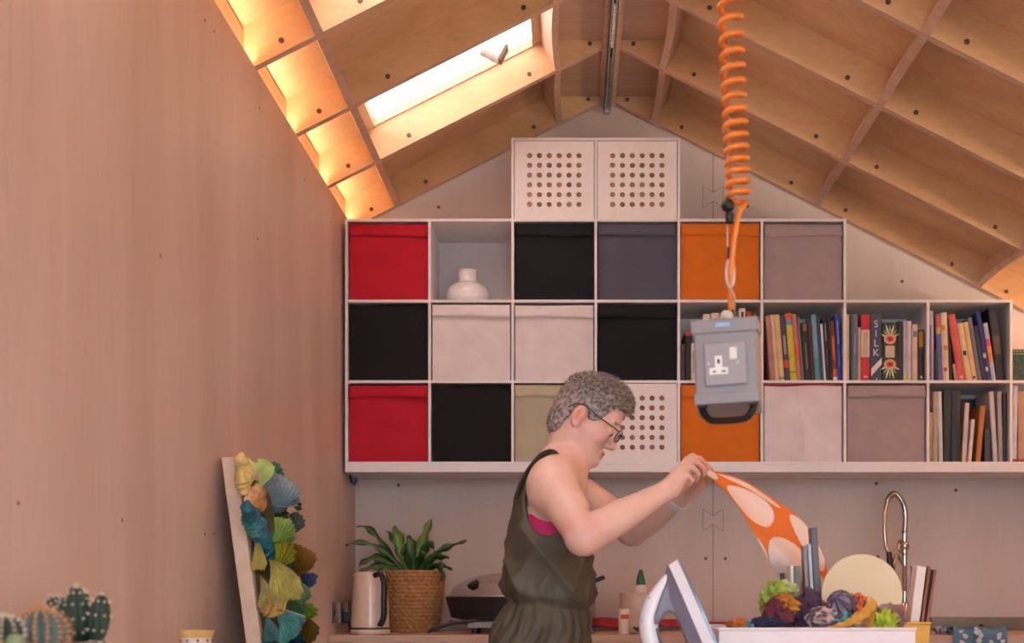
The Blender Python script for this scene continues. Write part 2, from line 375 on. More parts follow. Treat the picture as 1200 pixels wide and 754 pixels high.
# ---- fabric storage boxes
def fabric(name, rgb): return mat('fabric_'+name, rgb, .9, var=.018, scale=14, bump=.35, bscale=500)
def fbox(i, r, m, label, hem=.05, crease=False, jog=0, seed=0, hemless=False):
    rnd = random.Random(seed+i*7+r*31)
    w, h, d = .327+rnd.uniform(-.003, .003), ZR[r+1]-ZR[r]-T-.009-rnd.uniform(0, .005), .30
    xc = cx(i)+CW/2+jog; zb = ZR[r]+T/2+.0005; yf = SF+.008+rnd.uniform(0, .008)
    t = thing('storage_box', label, 'box', (xc, yf+d/2, zb), 'fabric boxes on the cube shelves')
    ph = [rnd.uniform(0, 6) for _ in range(6)]
    n = 22; mb = MB()
    def front(u, v):
        x = (u-.5)*w; z = v*h; e = min(u, 1-u, v, 1-v)*8; e = min(1, e)
        y = -e*(.0035*math.sin(3*u+ph[0])*math.sin(4*v+ph[1])+.0018*math.sin(11*v+4*u+ph[2])+.0012*math.sin(9*u-13*v+ph[3])+.003)
        if crease: y -= .006*math.exp(-((u-.47-.02*math.sin(5*v))/.012)**2)*min(1, e*2)
        top = .003*math.sin(5*u+ph[4])+.002*math.sin(11*u+ph[5])
        return (xc+x, yf+.004+y, zb+z+(top*(v > .98)))
    mb.grid(front, n*2, n)
    nn = n*2*n
    mb.v += [(xc+sx*w/2, yf+d, zb+sz*h) for sx in (-1, 1) for sz in (0, 1)]
    L = lambda i_, j_: i_*n+j_
    left = [L(0, j) for j in range(n)]; right = [L(2*n-1, j) for j in range(n)]; bot = [L(i_, 0) for i_ in range(2*n)]; top = [L(i_, n-1) for i_ in range(2*n)]
    mb.f += [tuple(left)+(nn+1, nn), tuple(right[::-1])+(nn+2, nn+3), tuple(bot[::-1])+(nn, nn+2), tuple(top)+(nn+3, nn+1), (nn, nn+1, nn+3, nn+2)]
    part('body', mb, m, t, smooth=50)
    if not hemless:
        hb = MB(); zt = h
        def flap(u, v):
            x = (u-.5)*(w+.001); zz = zt-hem*v+.0025*math.sin(5*u+ph[1])*v+.0015*math.sin(14*u+ph[2])*v
            return (xc+x, yf-.0035-.0035*v+.0012*math.sin(8*u+ph[3]), zb+zz+.0008)
        hb.grid(flap, 30, 5)
        part('hem_flap', hb, m, t, smooth=60, solid=.003)
    return t
CR = fabric('crimson', (188, 18, 44)); NV = fabric('navy_black', (8, 12, 22)); BK = fabric('black', (10, 10, 13)); SL_ = fabric('slate', (84, 84, 98))
OR = fabric('orange', (216, 112, 24)); TP = fabric('taupe', (162, 142, 142)); WH = fabric('offwhite', (226, 214, 212)); BG = fabric('sage_beige', (186, 176, 152)); TP2 = fabric('rosy_taupe', (166, 145, 145))
fbox(0, 2, CR, 'crimson fabric box beside the open cube with the vase', seed=1)
fbox(2, 2, NV, 'blue-black fabric box directly right of the white vase cube', seed=2)
fbox(3, 2, SL_, 'slate grey fabric box between the blue-black and orange boxes', seed=3)
fbox(4, 2, OR, 'orange fabric box behind the coiled orange cable', seed=4)
fbox(5, 2, TP, 'grey taupe fabric box at the end of the six-cube row', seed=5)
fbox(0, 1, BK, 'black fabric box between the two crimson boxes at the wall', seed=6, hemless=True)
fbox(1, 1, WH, 'off-white fabric box directly under the white vase', seed=7)
fbox(2, 1, WH, 'off-white fabric box under the blue-black box', seed=8)
fbox(3, 1, NV, 'blue-black fabric box directly under the slate grey box', seed=9)
fbox(0, 0, CR, 'crimson fabric box standing on the support board beside the wall', seed=10)
fbox(1, 0, BK, 'black fabric box between the crimson and sage beige boxes', seed=11, hemless=True)
fbox(2, 0, BG, 'sage beige fabric box behind the woman\'s head', seed=12)
fbox(4, 0, OR, 'orange fabric box right below the hanging socket', seed=13)
fbox(5, 0, mat('fabric_canvas', (224, 210, 210), .9, var=.03, scale=9, bump=.3, bscale=400), 'pale canvas box with a vertical crease and red rim', seed=14, crease=True, hemless=True)
fbox(6, 0, TP2, 'rosy taupe fabric box under the SILK book', seed=15)
rim = C.objects[-1]
cb = [o for o in C.objects if o.get('label', '').startswith('pale canvas')][0]
part('red_rim', MB().box(cx(5)+.012, cx(5)+CW-.02, SF+.006, SF+.01, ZR[1]-T/2-.0085, ZR[1]-T/2-.003), CR, cb)

# ---- perforated boxes
PB = mat('perforated_white', (234, 224, 222), .45, var=.01)
def pbox(i, r, label):
    xc = cx(i)+CW/2; zb = ZR[r]+T/2+.0005; w, h, d = .332, ZR[r+1]-ZR[r]-T-.003, .31; yf = SF+.003
    t = thing('perforated_box', label, 'box', (xc, yf+d/2, zb), 'white boxes with perforated fronts')
    n = 6; mx, mz = .042, .040; cw, ch = (w-2*mx)/n, (h-2*mz)/n; K = 16; R = .0112; mb = MB(); th = .005
    for a in range(n):
        for b in range(n):
            cxx = xc-w/2+mx+cw*(a+.5); czz = zb+mz+ch*(b+.5); V = []
            for ring in range(4):
                for k in range(K):
                    an = 2*math.pi*(k+.5)/K; ca, sa = math.cos(an), math.sin(an)
                    if ring in (0, 3):
                        s = 1/max(abs(ca)/(cw/2), abs(sa)/(ch/2)); V.append((cxx+ca*s, yf+(0 if ring == 0 else th), czz+sa*s))
                    else: V.append((cxx+ca*R, yf+(0 if ring == 1 else th), czz+sa*R))
            # square corners: snap nearest samples
            F = [(q*K+k, q*K+(k+1) % K, (q+1)*K+(k+1) % K, (q+1)*K+k) for q in range(3) for k in range(K)]
            mb.add(V, F)
            for sx in (-1, 1):
                for sz in (-1, 1):
                    p = (cxx+sx*cw/2, yf, czz+sz*ch/2)
                    idx = sorted(range(K), key=lambda k: (V[k][0]-p[0])**2+(V[k][2]-p[2])**2)[:2]
                    mb.add([p, V[idx[0]], V[idx[1]]], [(0, 1, 2)])
    for q in ((xc-w/2, xc+w/2, zb, zb+mz), (xc-w/2, xc+w/2, zb+h-mz, zb+h), (xc-w/2, xc-w/2+mx, zb+mz, zb+h-mz), (xc+w/2-mx, xc+w/2, zb+mz, zb+h-mz)): mb.box(q[0], q[1], yf, yf+th, q[2], q[3])
    part('front_panel', mb, PB, t)
    bd = MB(); y0, y1 = yf+th, yf+d
    bd.box(xc-w/2, xc-w/2+.008, y0, y1, zb, zb+h); bd.box(xc+w/2-.008, xc+w/2, y0, y1, zb, zb+h); bd.box(xc-w/2+.008, xc+w/2-.008, y0, y1, zb, zb+.008); bd.box(xc-w/2+.008, xc+w/2-.008, y1-.008, y1, zb+.008, zb+h)
    part('body', bd, mat('box_inner_ply', (176, 132, 110), .7), t)
    part('contents', MB().box(xc-w/2+.01, xc+w/2-.01, y0+.001, y1-.02, zb+.009, zb+h-.004), mat('brown_contents', (168, 122, 100), .9, var=.12, scale=12), t)
pbox(2, 3, 'white perforated box highest under the ridge, above the blue-black box')
pbox(3, 3, 'white perforated box highest under the ridge, above the slate grey box')
pbox(3, 0, 'white perforated box behind the woman\'s face and glasses')
# ---- vase
vx = (548-VX)/FPX*5.62; vz = ZR[2]+T/2+.0005; sv = 5.62/FPX
single('vase', MB().lathe([(.02, 0), (.062, 0), (.082, .012), (.0935, .036), (.094, .058), (.084, .084), (.062, .102), (.044, .110), (.0405, .116), (.0395, .15), (.041, .162), (.037, .163), (.035, .15), (.035, .12), (.01, .11)], (vx, 5.62, vz), 40),
       mat('white_glass_glaze', (238, 230, 228), .12, var=.0, coat=.6), 'round white glossy vase with a short wide neck in the open cube', 'vase', smooth=50)

# ---- books
BY = 5.478; BS = SS
def bx_(px): return (px-VX)/BS
def bmat(rgb):
    return mat('cover_%d_%d_%d' % rgb, rgb, .5, var=.05, scale=14)
def book(x0, x1, top, base_r, tilt, rgb, label, bands=(), depth=.205, kind='book', dy=0, base=None):
    "x0,x1 base edges and top height in photo pixels; bands: (from, to, colour) fractions of the height on the spine"
    w = (x1-x0)/BS; zb = (ZR[base_r]+T/2+.0008); ztop = CZ+(VY-top)*(BY+dy)/FPX
    a = math.radians(tilt); h = (ztop-zb)/math.cos(a)-.5*w*abs(math.sin(a))
    t = thing(kind, label, 'notebook' if kind == 'notebook' else 'book', ((bx_(x0)+bx_(x1))/2, BY+dy, zb+abs(math.sin(a))*w/2), 'books and notebooks on the cube shelves')
    t.rotation_euler = (0, -a, 0)
    w *= .97; c = min(.0022, w*.2); hw = w/2
    m = bmat(rgb); mb = MB()
    bul = min(.004, w*.18); n = 6
    prof = [(-hw+w*i/n, -bul*math.sin(math.pi*i/n)) for i in range(n+1)]
    poly = prof+[(hw, depth), (hw-c, depth), (hw-c, .003), (-hw+c, .003), (-hw+c, depth), (-hw, depth)]
    mb.prism(poly, 'z', 0, h)
    cov = part('cover', mb, m, t, local=True)
    pg = MB().box(-hw+c, hw-c, .003, depth-.004, .003, h-.003)
    part('pages', pg, PAPER, t, local=True)
    for q in bands:
        b0, b1, col = q[:3]; x_a, x_b = q[3:5] if len(q) > 3 else (0, 1)
        k = 6; V = []
        for i in range(k+1):
            f = x_a+(x_b-x_a)*i/k; V.append((-hw+w*f, -bul*math.sin(math.pi*f)-.0005))
        V += [(p[0], p[1]+.0004) for p in V[::-1]]
        part('spine_band', MB().prism(V, 'z', b0*h, b1*h), bmat(col), cov, local=True)
    if kind == 'notebook':
        sp = MB(); N = max(8, int(h/.0085))
        for i in range(N):
            z = .006+(h-.012)*i/(N-1); sp.tube([(hw*.8*math.cos(u), -.004+.006*math.sin(u), z) for u in [k2*math.pi/3 for k2 in range(7)]], .0011, 4, cap=False)
        part('spiral_binding', sp, mat('binding_wire', (196, 188, 180), .35, .6), t, local=True)
    t['h'] = h; t['w'] = w; del t['h']; del t['w']
    return t, cov, h, w, bul
z5 = lambda z: 885+z/6.85
y5 = lambda z: 350+z/6.85
A = 'above the canvas box'
rows = [ # base x0, x1, top y, tilt, colour, label, bands
 (130, 170, 137, 4.6, (190, 128, 120), 'dusty pink book leaning '+A, ()),
 (172, 200, 130, 4.6, (224, 196, 164), 'pale cream slim book beside the dusty pink one '+A, ()),
 (202, 245, 130, 4.6, (222, 188, 132), 'warm cream-yellow book '+A, ((.03, .06, (150, 110, 80)),)),
 (247, 290, 140, 4.6, (62, 58, 84), 'navy patterned book with a red patch '+A, ((.2, .32, (200, 72, 60)), (.4, .7, (150, 140, 160), .25, .75))),
 (292, 345, 120, 4.6, (206, 190, 52), 'bright yellow book with orange and blue top '+A, ((.9, 1, (214, 92, 40)), (.83, .9, (90, 140, 190)), (.12, .14, (120, 110, 30)))),
 (347, 380, 126, 4.6, (196, 116, 112), 'salmon pink book right of the bright yellow one', ((.3, .55, (212, 96, 70)),)),
 (382, 403, 150, 4.4, (120, 104, 104), 'thin grey-brown book '+A, ()),
 (405, 462, 196, 4.0, (24, 22, 24), 'short thick black book with a tan top mark '+A, ((.86, .98, (150, 100, 70), .3, .8), (.2, .65, (110, 104, 100), .4, .6))),
 (464, 492, 200, 4.0, (64, 34, 42), 'dark maroon book '+A, ()),
 (494, 535, 128, 4.0, (112, 150, 166), 'grey-blue and teal book '+A, ((0, .34, (70, 140, 136)),)),
 (537, 562, 152, 3.8, (36, 64, 104), 'dark blue slim book right of the teal one', ()),
 (564, 580, 205, 3.8, (232, 224, 220), 'thin white booklet between dark spines '+A, ()),
 (582, 612, 150, 3.2, (26, 24, 28), 'black book with pale title marks '+A, ((.62, .9, (150, 140, 136), .35, .65), (.25, .5, (96, 90, 96), .4, .6))),
 (614, 634, 165, 3.0, (30, 24, 30), 'thin black book beside the orange-brown one '+A, ()),
 (636, 672, 180, 3.0, (120, 52, 36), 'brown book with orange flame pattern '+A, ((.35, .75, (214, 100, 44), .2, .8), (.08, .2, (220, 96, 50)), (0, .07, (230, 220, 214)))),
 (674, 710, 128, 2.6, (44, 60, 160), 'royal blue book at the end of the row '+A, ((.55, .9, (130, 150, 210), .35, .65), (.2, .45, (96, 120, 200), .4, .6))),
]
for r in rows: book(z5(r[0]), z5(r[1]), y5(r[2]), 1, r[3], r[4], r[5], r[6])
z6 = lambda z: 978.8+z/6.28
y6 = lambda z: 340+z/6.28
B = 'beside the SILK book'
rows = [
 (85, 112, 180, (216, 192, 160), 'pale cream book against the divider in the SILK book cube', ()),
 (114, 130, 186, (58, 44, 42), 'thin dark brown book in the SILK book cube', ()),
 (132, 176, 178, (98, 112, 140), 'blue-grey book in the SILK book cube', ((.4, .7, (140, 150, 176), .4, .6),)),
 (178, 197, 276, (210, 176, 140), 'short beige slim book left of the red-banded spine', ()),
 (199, 266, 182, (196, 40, 56), 'red book with a broad pale middle band '+B, ((.36, .77, (214, 184, 164)), (.4, .73, (168, 140, 128), .32, .44), (.4, .73, (168, 140, 128), .58, .7), (.05, .08, (226, 160, 150), .3, .7))),
 (270, 356, 178, (62, 66, 92), 'dark blue-grey book lettered SILK with a white diagonal', ()),
 (360, 466, 240, (40, 52, 40), 'dark green book with folk flowers on its spine', ()),
 (468, 509, 232, (30, 32, 46), 'black-blue book right of the folk flower spine', ()),
 (513, 540, 232, (196, 182, 190), 'pale lilac book with a yellow foot', ((0, .1, (210, 190, 90)),)),
 (542, 573, 230, (206, 190, 198), 'lilac-white book between the yellow-footed and pinkish spines', ()),
 (578, 619, 255, (222, 188, 168), 'pinkish cream book with a small blue mark', ((.78, .88, (96, 110, 160), .2, .8),)),
 (623, 668, 293, (44, 34, 34), 'short dark book with a gold pattern at its top', ((.66, .97, (160, 120, 40), .1, .9), (.05, .1, (220, 210, 200), .35, .65))),
]
for r in rows:
    o, cov, h, wd, bul = book(z6(r[0]), z6(r[1]), y6(r[2]), 1, 0, r[3], r[4], r[5])
    if 'lettered' in r[4]:
        for k, ch in enumerate('SILK'):
            cu = bpy.data.curves.new('letter', 'FONT'); cu.body = ch; cu.size = .042; cu.align_x = 'CENTER'; cu.extrude = .0004
            to = bpy.data.objects.new('tmp', cu); C.objects.link(to)
            dg = bpy.context.evaluated_depsgraph_get(); me = bpy.data.meshes.new_from_object(to.evaluated_get(dg)); bpy.data.objects.remove(to)
            me.name = 'letter'; me.materials.clear(); me.materials.append(bmat((226, 214, 206)))
            lo = bpy.data.objects.new('letter', me); C.objects.link(lo); lo.parent = cov; lo.rotation_euler = (math.pi/2, 0, 0); lo.location = (-.002, -bul-.001, h*(.80-.142*k))
        hw = wd/2
        part('diagonal_band', MB().prism([(-hw*.95, .07*h), (hw*.95, .25*h), (hw*.95, .35*h), (-hw*.95, .18*h)], 'y', -bul-.0014, -bul-.0002), bmat((228, 216, 214)), cov, local=True)
        part('spine_mark', MB().lathe([(.004, 0), (.004, .001)], (0, -bul, .03*h), 8, Matrix.Rotation(math.pi/2, 3, 'X')), bmat((200, 190, 190)), cov, local=True)
    if 'with folk' in r[4]:
        def blob(pts, col, nm, d): part(nm, MB().prism(pts, 'y', -bul-.0008-d, -bul), bmat(col), cov, local=True)
        for zc, s in ((.74, 1), (.26, -1)):
            for k in range(7):
                an = math.radians(-75+25*k); L_ = .052 if k % 2 == 0 else .042
                dx, dz = math.sin(an), math.cos(an)*s; nx, nz = -dz, dx
                b = (dx*.012, zc*h+dz*.012)
                blob([(b[0]-nx*.002, b[1]-nz*.002), (b[0]+dx*L_*.5*.6-nx*.004, b[1]+dz*L_*.5-nz*.004), (b[0]+dx*L_*.6, b[1]+dz*L_), (b[0]+dx*L_*.5*.6+nx*.004, b[1]+dz*L_*.5+nz*.004), (b[0]+nx*.002, b[1]+nz*.002)], (140, 170, 120) if k % 2 else (222, 206, 170), 'leaf_motif', 0)
            fan = lambda R_, f: [(math.sin(t_)*R_*1.1, zc*h-s*.006+s*math.cos(t_)*R_*f) for t_ in [2*math.pi*k/14 for k in range(14)]]
            blob(fan(.023, .95), (226, 160, 124), 'flower_motif', .0003); blob(fan(.014, .9), (196, 62, 40), 'flower_motif', .0006); blob(fan(.005, .9), (60, 24, 24), 'flower_motif', .0009)
        part('title_panel', MB().box(-.019, .019, -bul-.0012, -bul, .40*h, .60*h), bmat((206, 180, 150)), cov, local=True)
x7 = lambda z: 1080+z/6.28
D = 'in the leaning-book cube'
rows = [
 (63, 102, 155, 0, (176, 164, 176), 'pale lilac-grey book upright '+D, ((0, .8, (120, 104, 160), .1, .6),)),
 (106, 124, 440, 0, (28, 24, 26), 'thin black book beside the pale lilac-grey one', ()),
 (131, 166, 176, 2.0, (92, 92, 150), 'blue book with red and orange top '+D, ((.8, .97, (190, 84, 80)), (.7, .8, (210, 150, 70)))),
 (169, 218, 168, 2.0, (216, 190, 164), 'cream printed book with orange specks '+D, ((.74, .82, (214, 130, 60), .1, .6), (.45, .52, (200, 120, 80), .3, .9), (.14, .2, (190, 70, 60), .2, .7))),
 (221, 236, 205, 2.0, (24, 22, 26), 'thin black book left of the leaning pinkish tan booklet', ()),
 (258, 281, 545, 9.3, (190, 132, 110), 'short pinkish tan booklet '+D, ()),
 (284, 340, 180, 9.3, (206, 84, 78), 'coral red book leaning '+D, ((.03, .08, (230, 150, 140), .3, .7),)),
 (344, 385, 246, 9.3, (226, 190, 150), 'cream book with a small black bird mark '+D, ((.44, .52, (30, 26, 26), .2, .8),)),
 (387, 426, 238, 9.3, (218, 180, 126), 'pale yellow book leaning beside the bird-marked one', ((.04, .08, (60, 40, 40), .2, .7),)),
 (428, 459, 205, 9.3, (112, 106, 124), 'grey-violet book leaning '+D, ()),
 (461, 492, 265, 9.3, (44, 46, 56), 'charcoal book left of the deep navy leaning one', ()),
 (494, 529, 160, 9.3, (32, 30, 108), 'deep navy blue book leaning '+D, ((.33, .4, (200, 200, 210), .1, .7), (.14, .2, (200, 190, 190), .1, .7))),
 (531, 566, 245, 8.6, (172, 174, 190), 'grey-white book with pink and orange bands '+D, ((.6, .72, (190, 70, 130)), (.32, .6, (226, 140, 60)))),
 (570, 632, 132, 6.8, (30, 26, 28), 'tall black book with a brown label patch '+D, ((.36, .62, (96, 72, 56), .1, .9), (.7, .95, (52, 42, 40), .1, .9))),
]
for r in rows: book(x7(r[0]), x7(r[1]), y6(r[2]), 1, r[3], r[4], r[5], r[6])
y7 = lambda z: 440+z/6.28
E = 'in the notebook cube'
rows = [
 (68, 98, 275, 0, (186, 140, 104), 'short tan book '+E, 'book', 0),
 (100, 132, 120, 0, (204, 184, 160), 'cream wire-bound notebook '+E, 'notebook', 0),
 (140, 172, 120, 1.2, (212, 200, 196), 'thin white sketchbook '+E, 'book', 0),
 (175, 231, 110, 0, (30, 32, 42), 'blue-black hardback sketchbook '+E, 'book', 0),
 (233, 302, 115, 0, (24, 24, 26), 'thick black textured sketchbook '+E, 'book', 0),
 (310, 343, 205, -3.2, (216, 186, 178), 'pale pink notebook leaning '+E, 'book', 0),
 (355, 380, 325, -5.0, (222, 206, 206), 'thin white pamphlet leaning '+E, 'book', 0),
 (412, 450, 225, -5.0, (186, 116, 56), 'orange-tan slim folder leaning '+E, 'book', 0),
 (478, 523, 395, 0, (62, 62, 70), 'low charcoal notebook '+E, 'book', 0),
 (543, 578, 120, 3.5, (200, 186, 186), 'pale grey sketchbook leaning left '+E, 'book', 0),
 (585, 615, 120, 1.2, (196, 180, 176), 'grey wire-bound notebook '+E, 'notebook', 0),
 (617, 642, 130, 0, (60, 52, 54), 'dark brown notebook against the divider '+E, 'book', 0),
]
for r in rows: book(x7(r[0]), x7(r[1]), y7(r[2]), 0, r[3], r[4], r[5], kind=r[6], depth=.19)
for a, b, tp, tl, c, l in ((682, 716, 75, -1.0, (206, 198, 210), 'stack of white papers in a sleeve beyond the notebook cube'), (726, 790, 120, 0, (190, 146, 112), 'tan portfolio beyond the notebook cube')):
    book(x7(a), x7(b), y7(tp), 0, tl, c, l, ((0, .04, (170, 30, 40)),))
single('portfolio', MB().box(cx(7)+.012, cx(8)-.012, SF+.25, SF+.275, ZR[0]+T/2+.0005, ZR[1]-T/2-.03), bmat((18, 17, 20)), 'flat black backdrop sheet added to deepen the shade in the notebook cube', 'portfolio', bevel=.003)  # no real portfolio: black backdrop added to put deep shade behind the notebooks
# behind the hanging socket
x4 = lambda z: 780+z/4.71
y4 = lambda z: 340+z/4.71
F_ = 'in the cube behind the hanging socket'
for a, b, tp, c, l, bd in (
 (84, 108, 300, (70, 60, 58), 'thin dark grey book '+F_, ()),
 (110, 141, 232, (24, 22, 26), 'black book with a red top '+F_, ((.92, 1, (190, 50, 50)),)),
 (144, 168, 295, (222, 206, 200), 'white slim book with dark marks '+F_, ((.2, .8, (110, 90, 90), .4, .6),)),
 (172, 206, 180, (60, 74, 100), 'slate blue book '+F_, ()),
 (210, 252, 134, (224, 206, 198), 'tall white binder '+F_, ()),
 (255, 300, 128, (228, 212, 204), 'off-white binder with a brown label '+F_, ((.8, .92, (150, 120, 110), .3, .7),)),
 (304, 350, 150, (170, 120, 90), 'brown binder '+F_, ()),
 (354, 404, 140, (120, 130, 120), 'grey-green binder '+F_, ()),
 (410, 446, 102, (226, 212, 204), 'white tall journal with a dark mark '+F_, ((.86, .95, (60, 50, 50), .3, .7),)),
 (450, 480, 118, (186, 50, 56), 'red slim book '+F_, ()),
 (483, 512, 122, (84, 40, 48), 'wine red book '+F_, ())):
    book(x4(a), x4(b), y4(tp), 1, 0, c, l, bd)
# green stitched box on the open end
gx0 = (1188-VX)/SS; gz0 = ZR[1]+T/2+.0005
gb = thing('woven_box', 'dark green woven box with pale stitching standing on the end of the shelf', 'box', (gx0+.1, SF+.16, gz0))
part('body', MB().box(gx0, gx0+.2, SF+.02, SF+.28, gz0, gz0+.105), mat('green_weave', (74, 98, 84), .8, var=.15, scale=120), gb, bevel=.004)
part('lid', MB().box(gx0-.002, gx0+.202, SF+.018, SF+.282, gz0+.105, gz0+.133), mat('green_weave', (74, 98, 84)), gb, bevel=.004)
st = MB()
for r in range(2):
    for i in range(16): st.box(gx0+.006+i*.012, gx0+.012+i*.012, SF+.0165, SF+.018, gz0+.112+r*.011, gz0+.115+r*.011)
part('stitching', st, mat('pale_thread', (196, 200, 180), .8), gb)
# blue clip under the shelf
single('wall_hook', MB().tube(spline([P(411, 556, 5.6), P(411, 561, 5.6), P(413, 566, 5.58), P(416, 567, 5.56), P(417, 562, 5.55)]), .006, 8), mat('blue_plastic', (30, 72, 150), .35), 'small blue plastic hook on the wall under the shelf corner', 'hook', smooth=60)
# ================================================================== WORKTOP AND WHAT STANDS ON IT
WT = .905; WF = 5.15
single('worktop', MB().box(XL+.002, XR-.002, WF, YB-.002, WT-.03, WT), ply('worktop_ply', (206, 168, 146), (190, 150, 128), (.3, 2, 2)), 'long pale plywood worktop running along the back wall', 'worktop', bevel=.002)
cabm = mat('cabinet_white', (226, 208, 198), .5, var=.01)
labs = ['beside the tall plywood wall', 'under the frying pan', 'below the glue bottle', 'under the tea towel and sink', 'in the corner past the sink']
nc = 5; cw = (XR-XL-.02)/nc
for i in range(nc):
    x0 = XL+.01+cw*i; x1 = x0+cw-.004
    t = thing('base_cabinet', 'white base cabinet with two doors '+labs[i], 'cabinet', ((x0+x1)/2, 5.45, 0), 'base cabinets under the worktop')
    part('body', MB().box(x0, x1, WF+.05, YB-.02, .08, WT-.031), cabm, t)
    part('plinth', MB().box(x0, x1, WF+.1, YB-.03, 0, .08), BLACK, t)
    for k in range(2):
        a = x0+(x1-x0)*k/2+.003; b = a+(x1-x0)/2-.006
        d = part('door', MB().box(a, b, WF+.03, WF+.0495, .085, WT-.036), cabm, t, bevel=.002)
        part('knob', MB().lathe([(.004, 0), (.004, .012), (.011, .016), (.011, .024)], ((b-.04) if k == 0 else (a+.04), WF+.03, .78), 12, Matrix.Rotation(math.pi/2, 3, 'X')), DARK, d)
# kettle
kc = P(434, 0, 5.33); kx = kc.x
t = thing('kettle', 'cream jug kettle with a black handle', 'kettle', (kx, 5.33, WT))
CRM = mat('cream_enamel', (226, 196, 176), .3, var=.01, coat=.3)
part('base', MB().lathe([(.078, 0), (.082, .004), (.082, .014), (.076, .02)], (kx, 5.33, WT), 32), CRM, t, smooth=40)
part('seam_ring', MB().lathe([(.079, .02), (.0795, .026)], (kx, 5.33, WT), 32), BLACK, t)
kb = part('body', MB().lathe([(.078, .026), (.0785, .05), (.075, .12), (.069, .19), (.0635, .235), (.060, .25), (.05, .254), (.001, .257)], (kx, 5.33, WT), 36), CRM, t, smooth=40)
part('handle', MB().tube(spline([(kx+.028, 5.27, WT+.238), (kx+.052, 5.255, WT+.242), (kx+.067, 5.25, WT+.21), (kx+.068, 5.25, WT+.14), (kx+.066, 5.252, WT+.07), (kx+.05, 5.262, WT+.036)]), .0115, 10, flat=1.3), BLACK, t, smooth=50)
part('spout', MB().prism([(kx-.060, WT+.225), (kx-.070, WT+.243), (kx-.052, WT+.247)], 'y', 5.31, 5.35), CRM, t, bevel=.004)
# wall sockets and lead by the kettle
plm = mat('satin_plate', (170, 160, 150), .3, .8)
socks = []
for i, px in enumerate((389, 399, 408)):
    Y = -XL*FPX/(VX-px); p = P(px, 718, Y)
    t = thing('wall_socket', ['satin metal wall socket nearest the leaning textile panel', 'satin metal wall socket with the kettle plug in it', 'satin metal wall socket half hidden by the kettle'][i], 'socket', (XL, Y, p.z), 'sockets on the plywood wall')
    part('plate', MB().box(XL+.0003, XL+.007, Y-.043, Y+.043, p.z-.043, p.z+.043), plm, t, bevel=.002)
    if i < 2:
        part('rocker', MB().box(XL+.007, XL+.011, Y-.012, Y+.012, p.z-.014, p.z+.014), BLACK, t, bevel=.001)
    socks.append((Y, p.z))
Y, z = socks[1]
t = thing('power_cord', 'black plug and lead running down to the kettle', 'cord', (XL+.02, Y, WT))
part('plug', MB().box(XL+.012, XL+.05, Y-.022, Y+.022, z-.045, z+.002), BLACK, t, bevel=.006)
part('lead', MB().tube(spline([(XL+.035, Y, z-.045), (XL+.04, Y-.005, z-.07), (XL+.045, Y-.02, WT+.02), (XL+.05, Y-.06, WT+.006), (kx-.06, 5.40, WT+.006)]), .0035, 8), BLACK, t, smooth=60)
# coiled basket with fern
bc = Vector((P(485, 0, 5.55).x, 5.55, WT)); 
prof = [(.0, 0), (.098, 0)]
nC = 16
for i in range(nC):
    f = i/(nC-1); r = .100+.024*math.sin(min(1, f*1.25)*math.pi/2)-.006*max(0, f-.8)*5
    for k in range(5): prof.append((r+.0065*math.sin(math.pi*(k+.5)/5), .262*(i+(k+.5)/5)/nC))
prof += [(.108, .262), (.104, .235), (.001, .235)]
BAS = mat('seagrass_coil', (196, 146, 92), .85, var=.12, scale=60, rgb2=(146, 98, 58), bump=.6, bscale=160)
t = thing('plant_basket', 'round coiled seagrass basket beside the kettle', 'basket', bc)
part('coils', MB().lathe(prof, bc, 40), BAS, t, smooth=50)
tw = MB()
for i in range(nC):
    f = i/(nC-1); r = .1065+.024*math.sin(min(1, f*1.25)*math.pi/2)
    for k in range(26):
        a = 2*math.pi*(k+(i % 2)*.5)/26; z = .262*(i+.5)/nC
        p = Vector((math.cos(a), math.sin(a), 0)); q = Vector((-math.sin(a), math.cos(a), 0))
        tw.obox(bc+p*r+Vector((0, 0, z)), p, (q*.8+Vector((0, 0, .6))).normalized(), (q*-.6+Vector((0, 0, .8))).normalized(), (.001, .0014, .0085))
o = part('stitches', tw, mat('seagrass_stitch', (196, 150, 98), .9), t); o['kind'] = 'stuff'
part('soil', MB().lathe([(.001, .236), (.102, .236), (.09, .244), (.001, .247)], bc, 20), mat('potting_soil', (50, 36, 28), .95), t)
fern = thing('fern_plant', 'dark green strap-leaved fern growing from the coiled basket', 'plant', bc+Vector((0, 0, .24)))
LF = mat('fern_leaf', (58, 100, 40), .38, var=.12, scale=25, rgb2=(34, 66, 30)); LF2 = mat('fern_leaf_light', (104, 134, 44), .4, var=.1, scale=25)
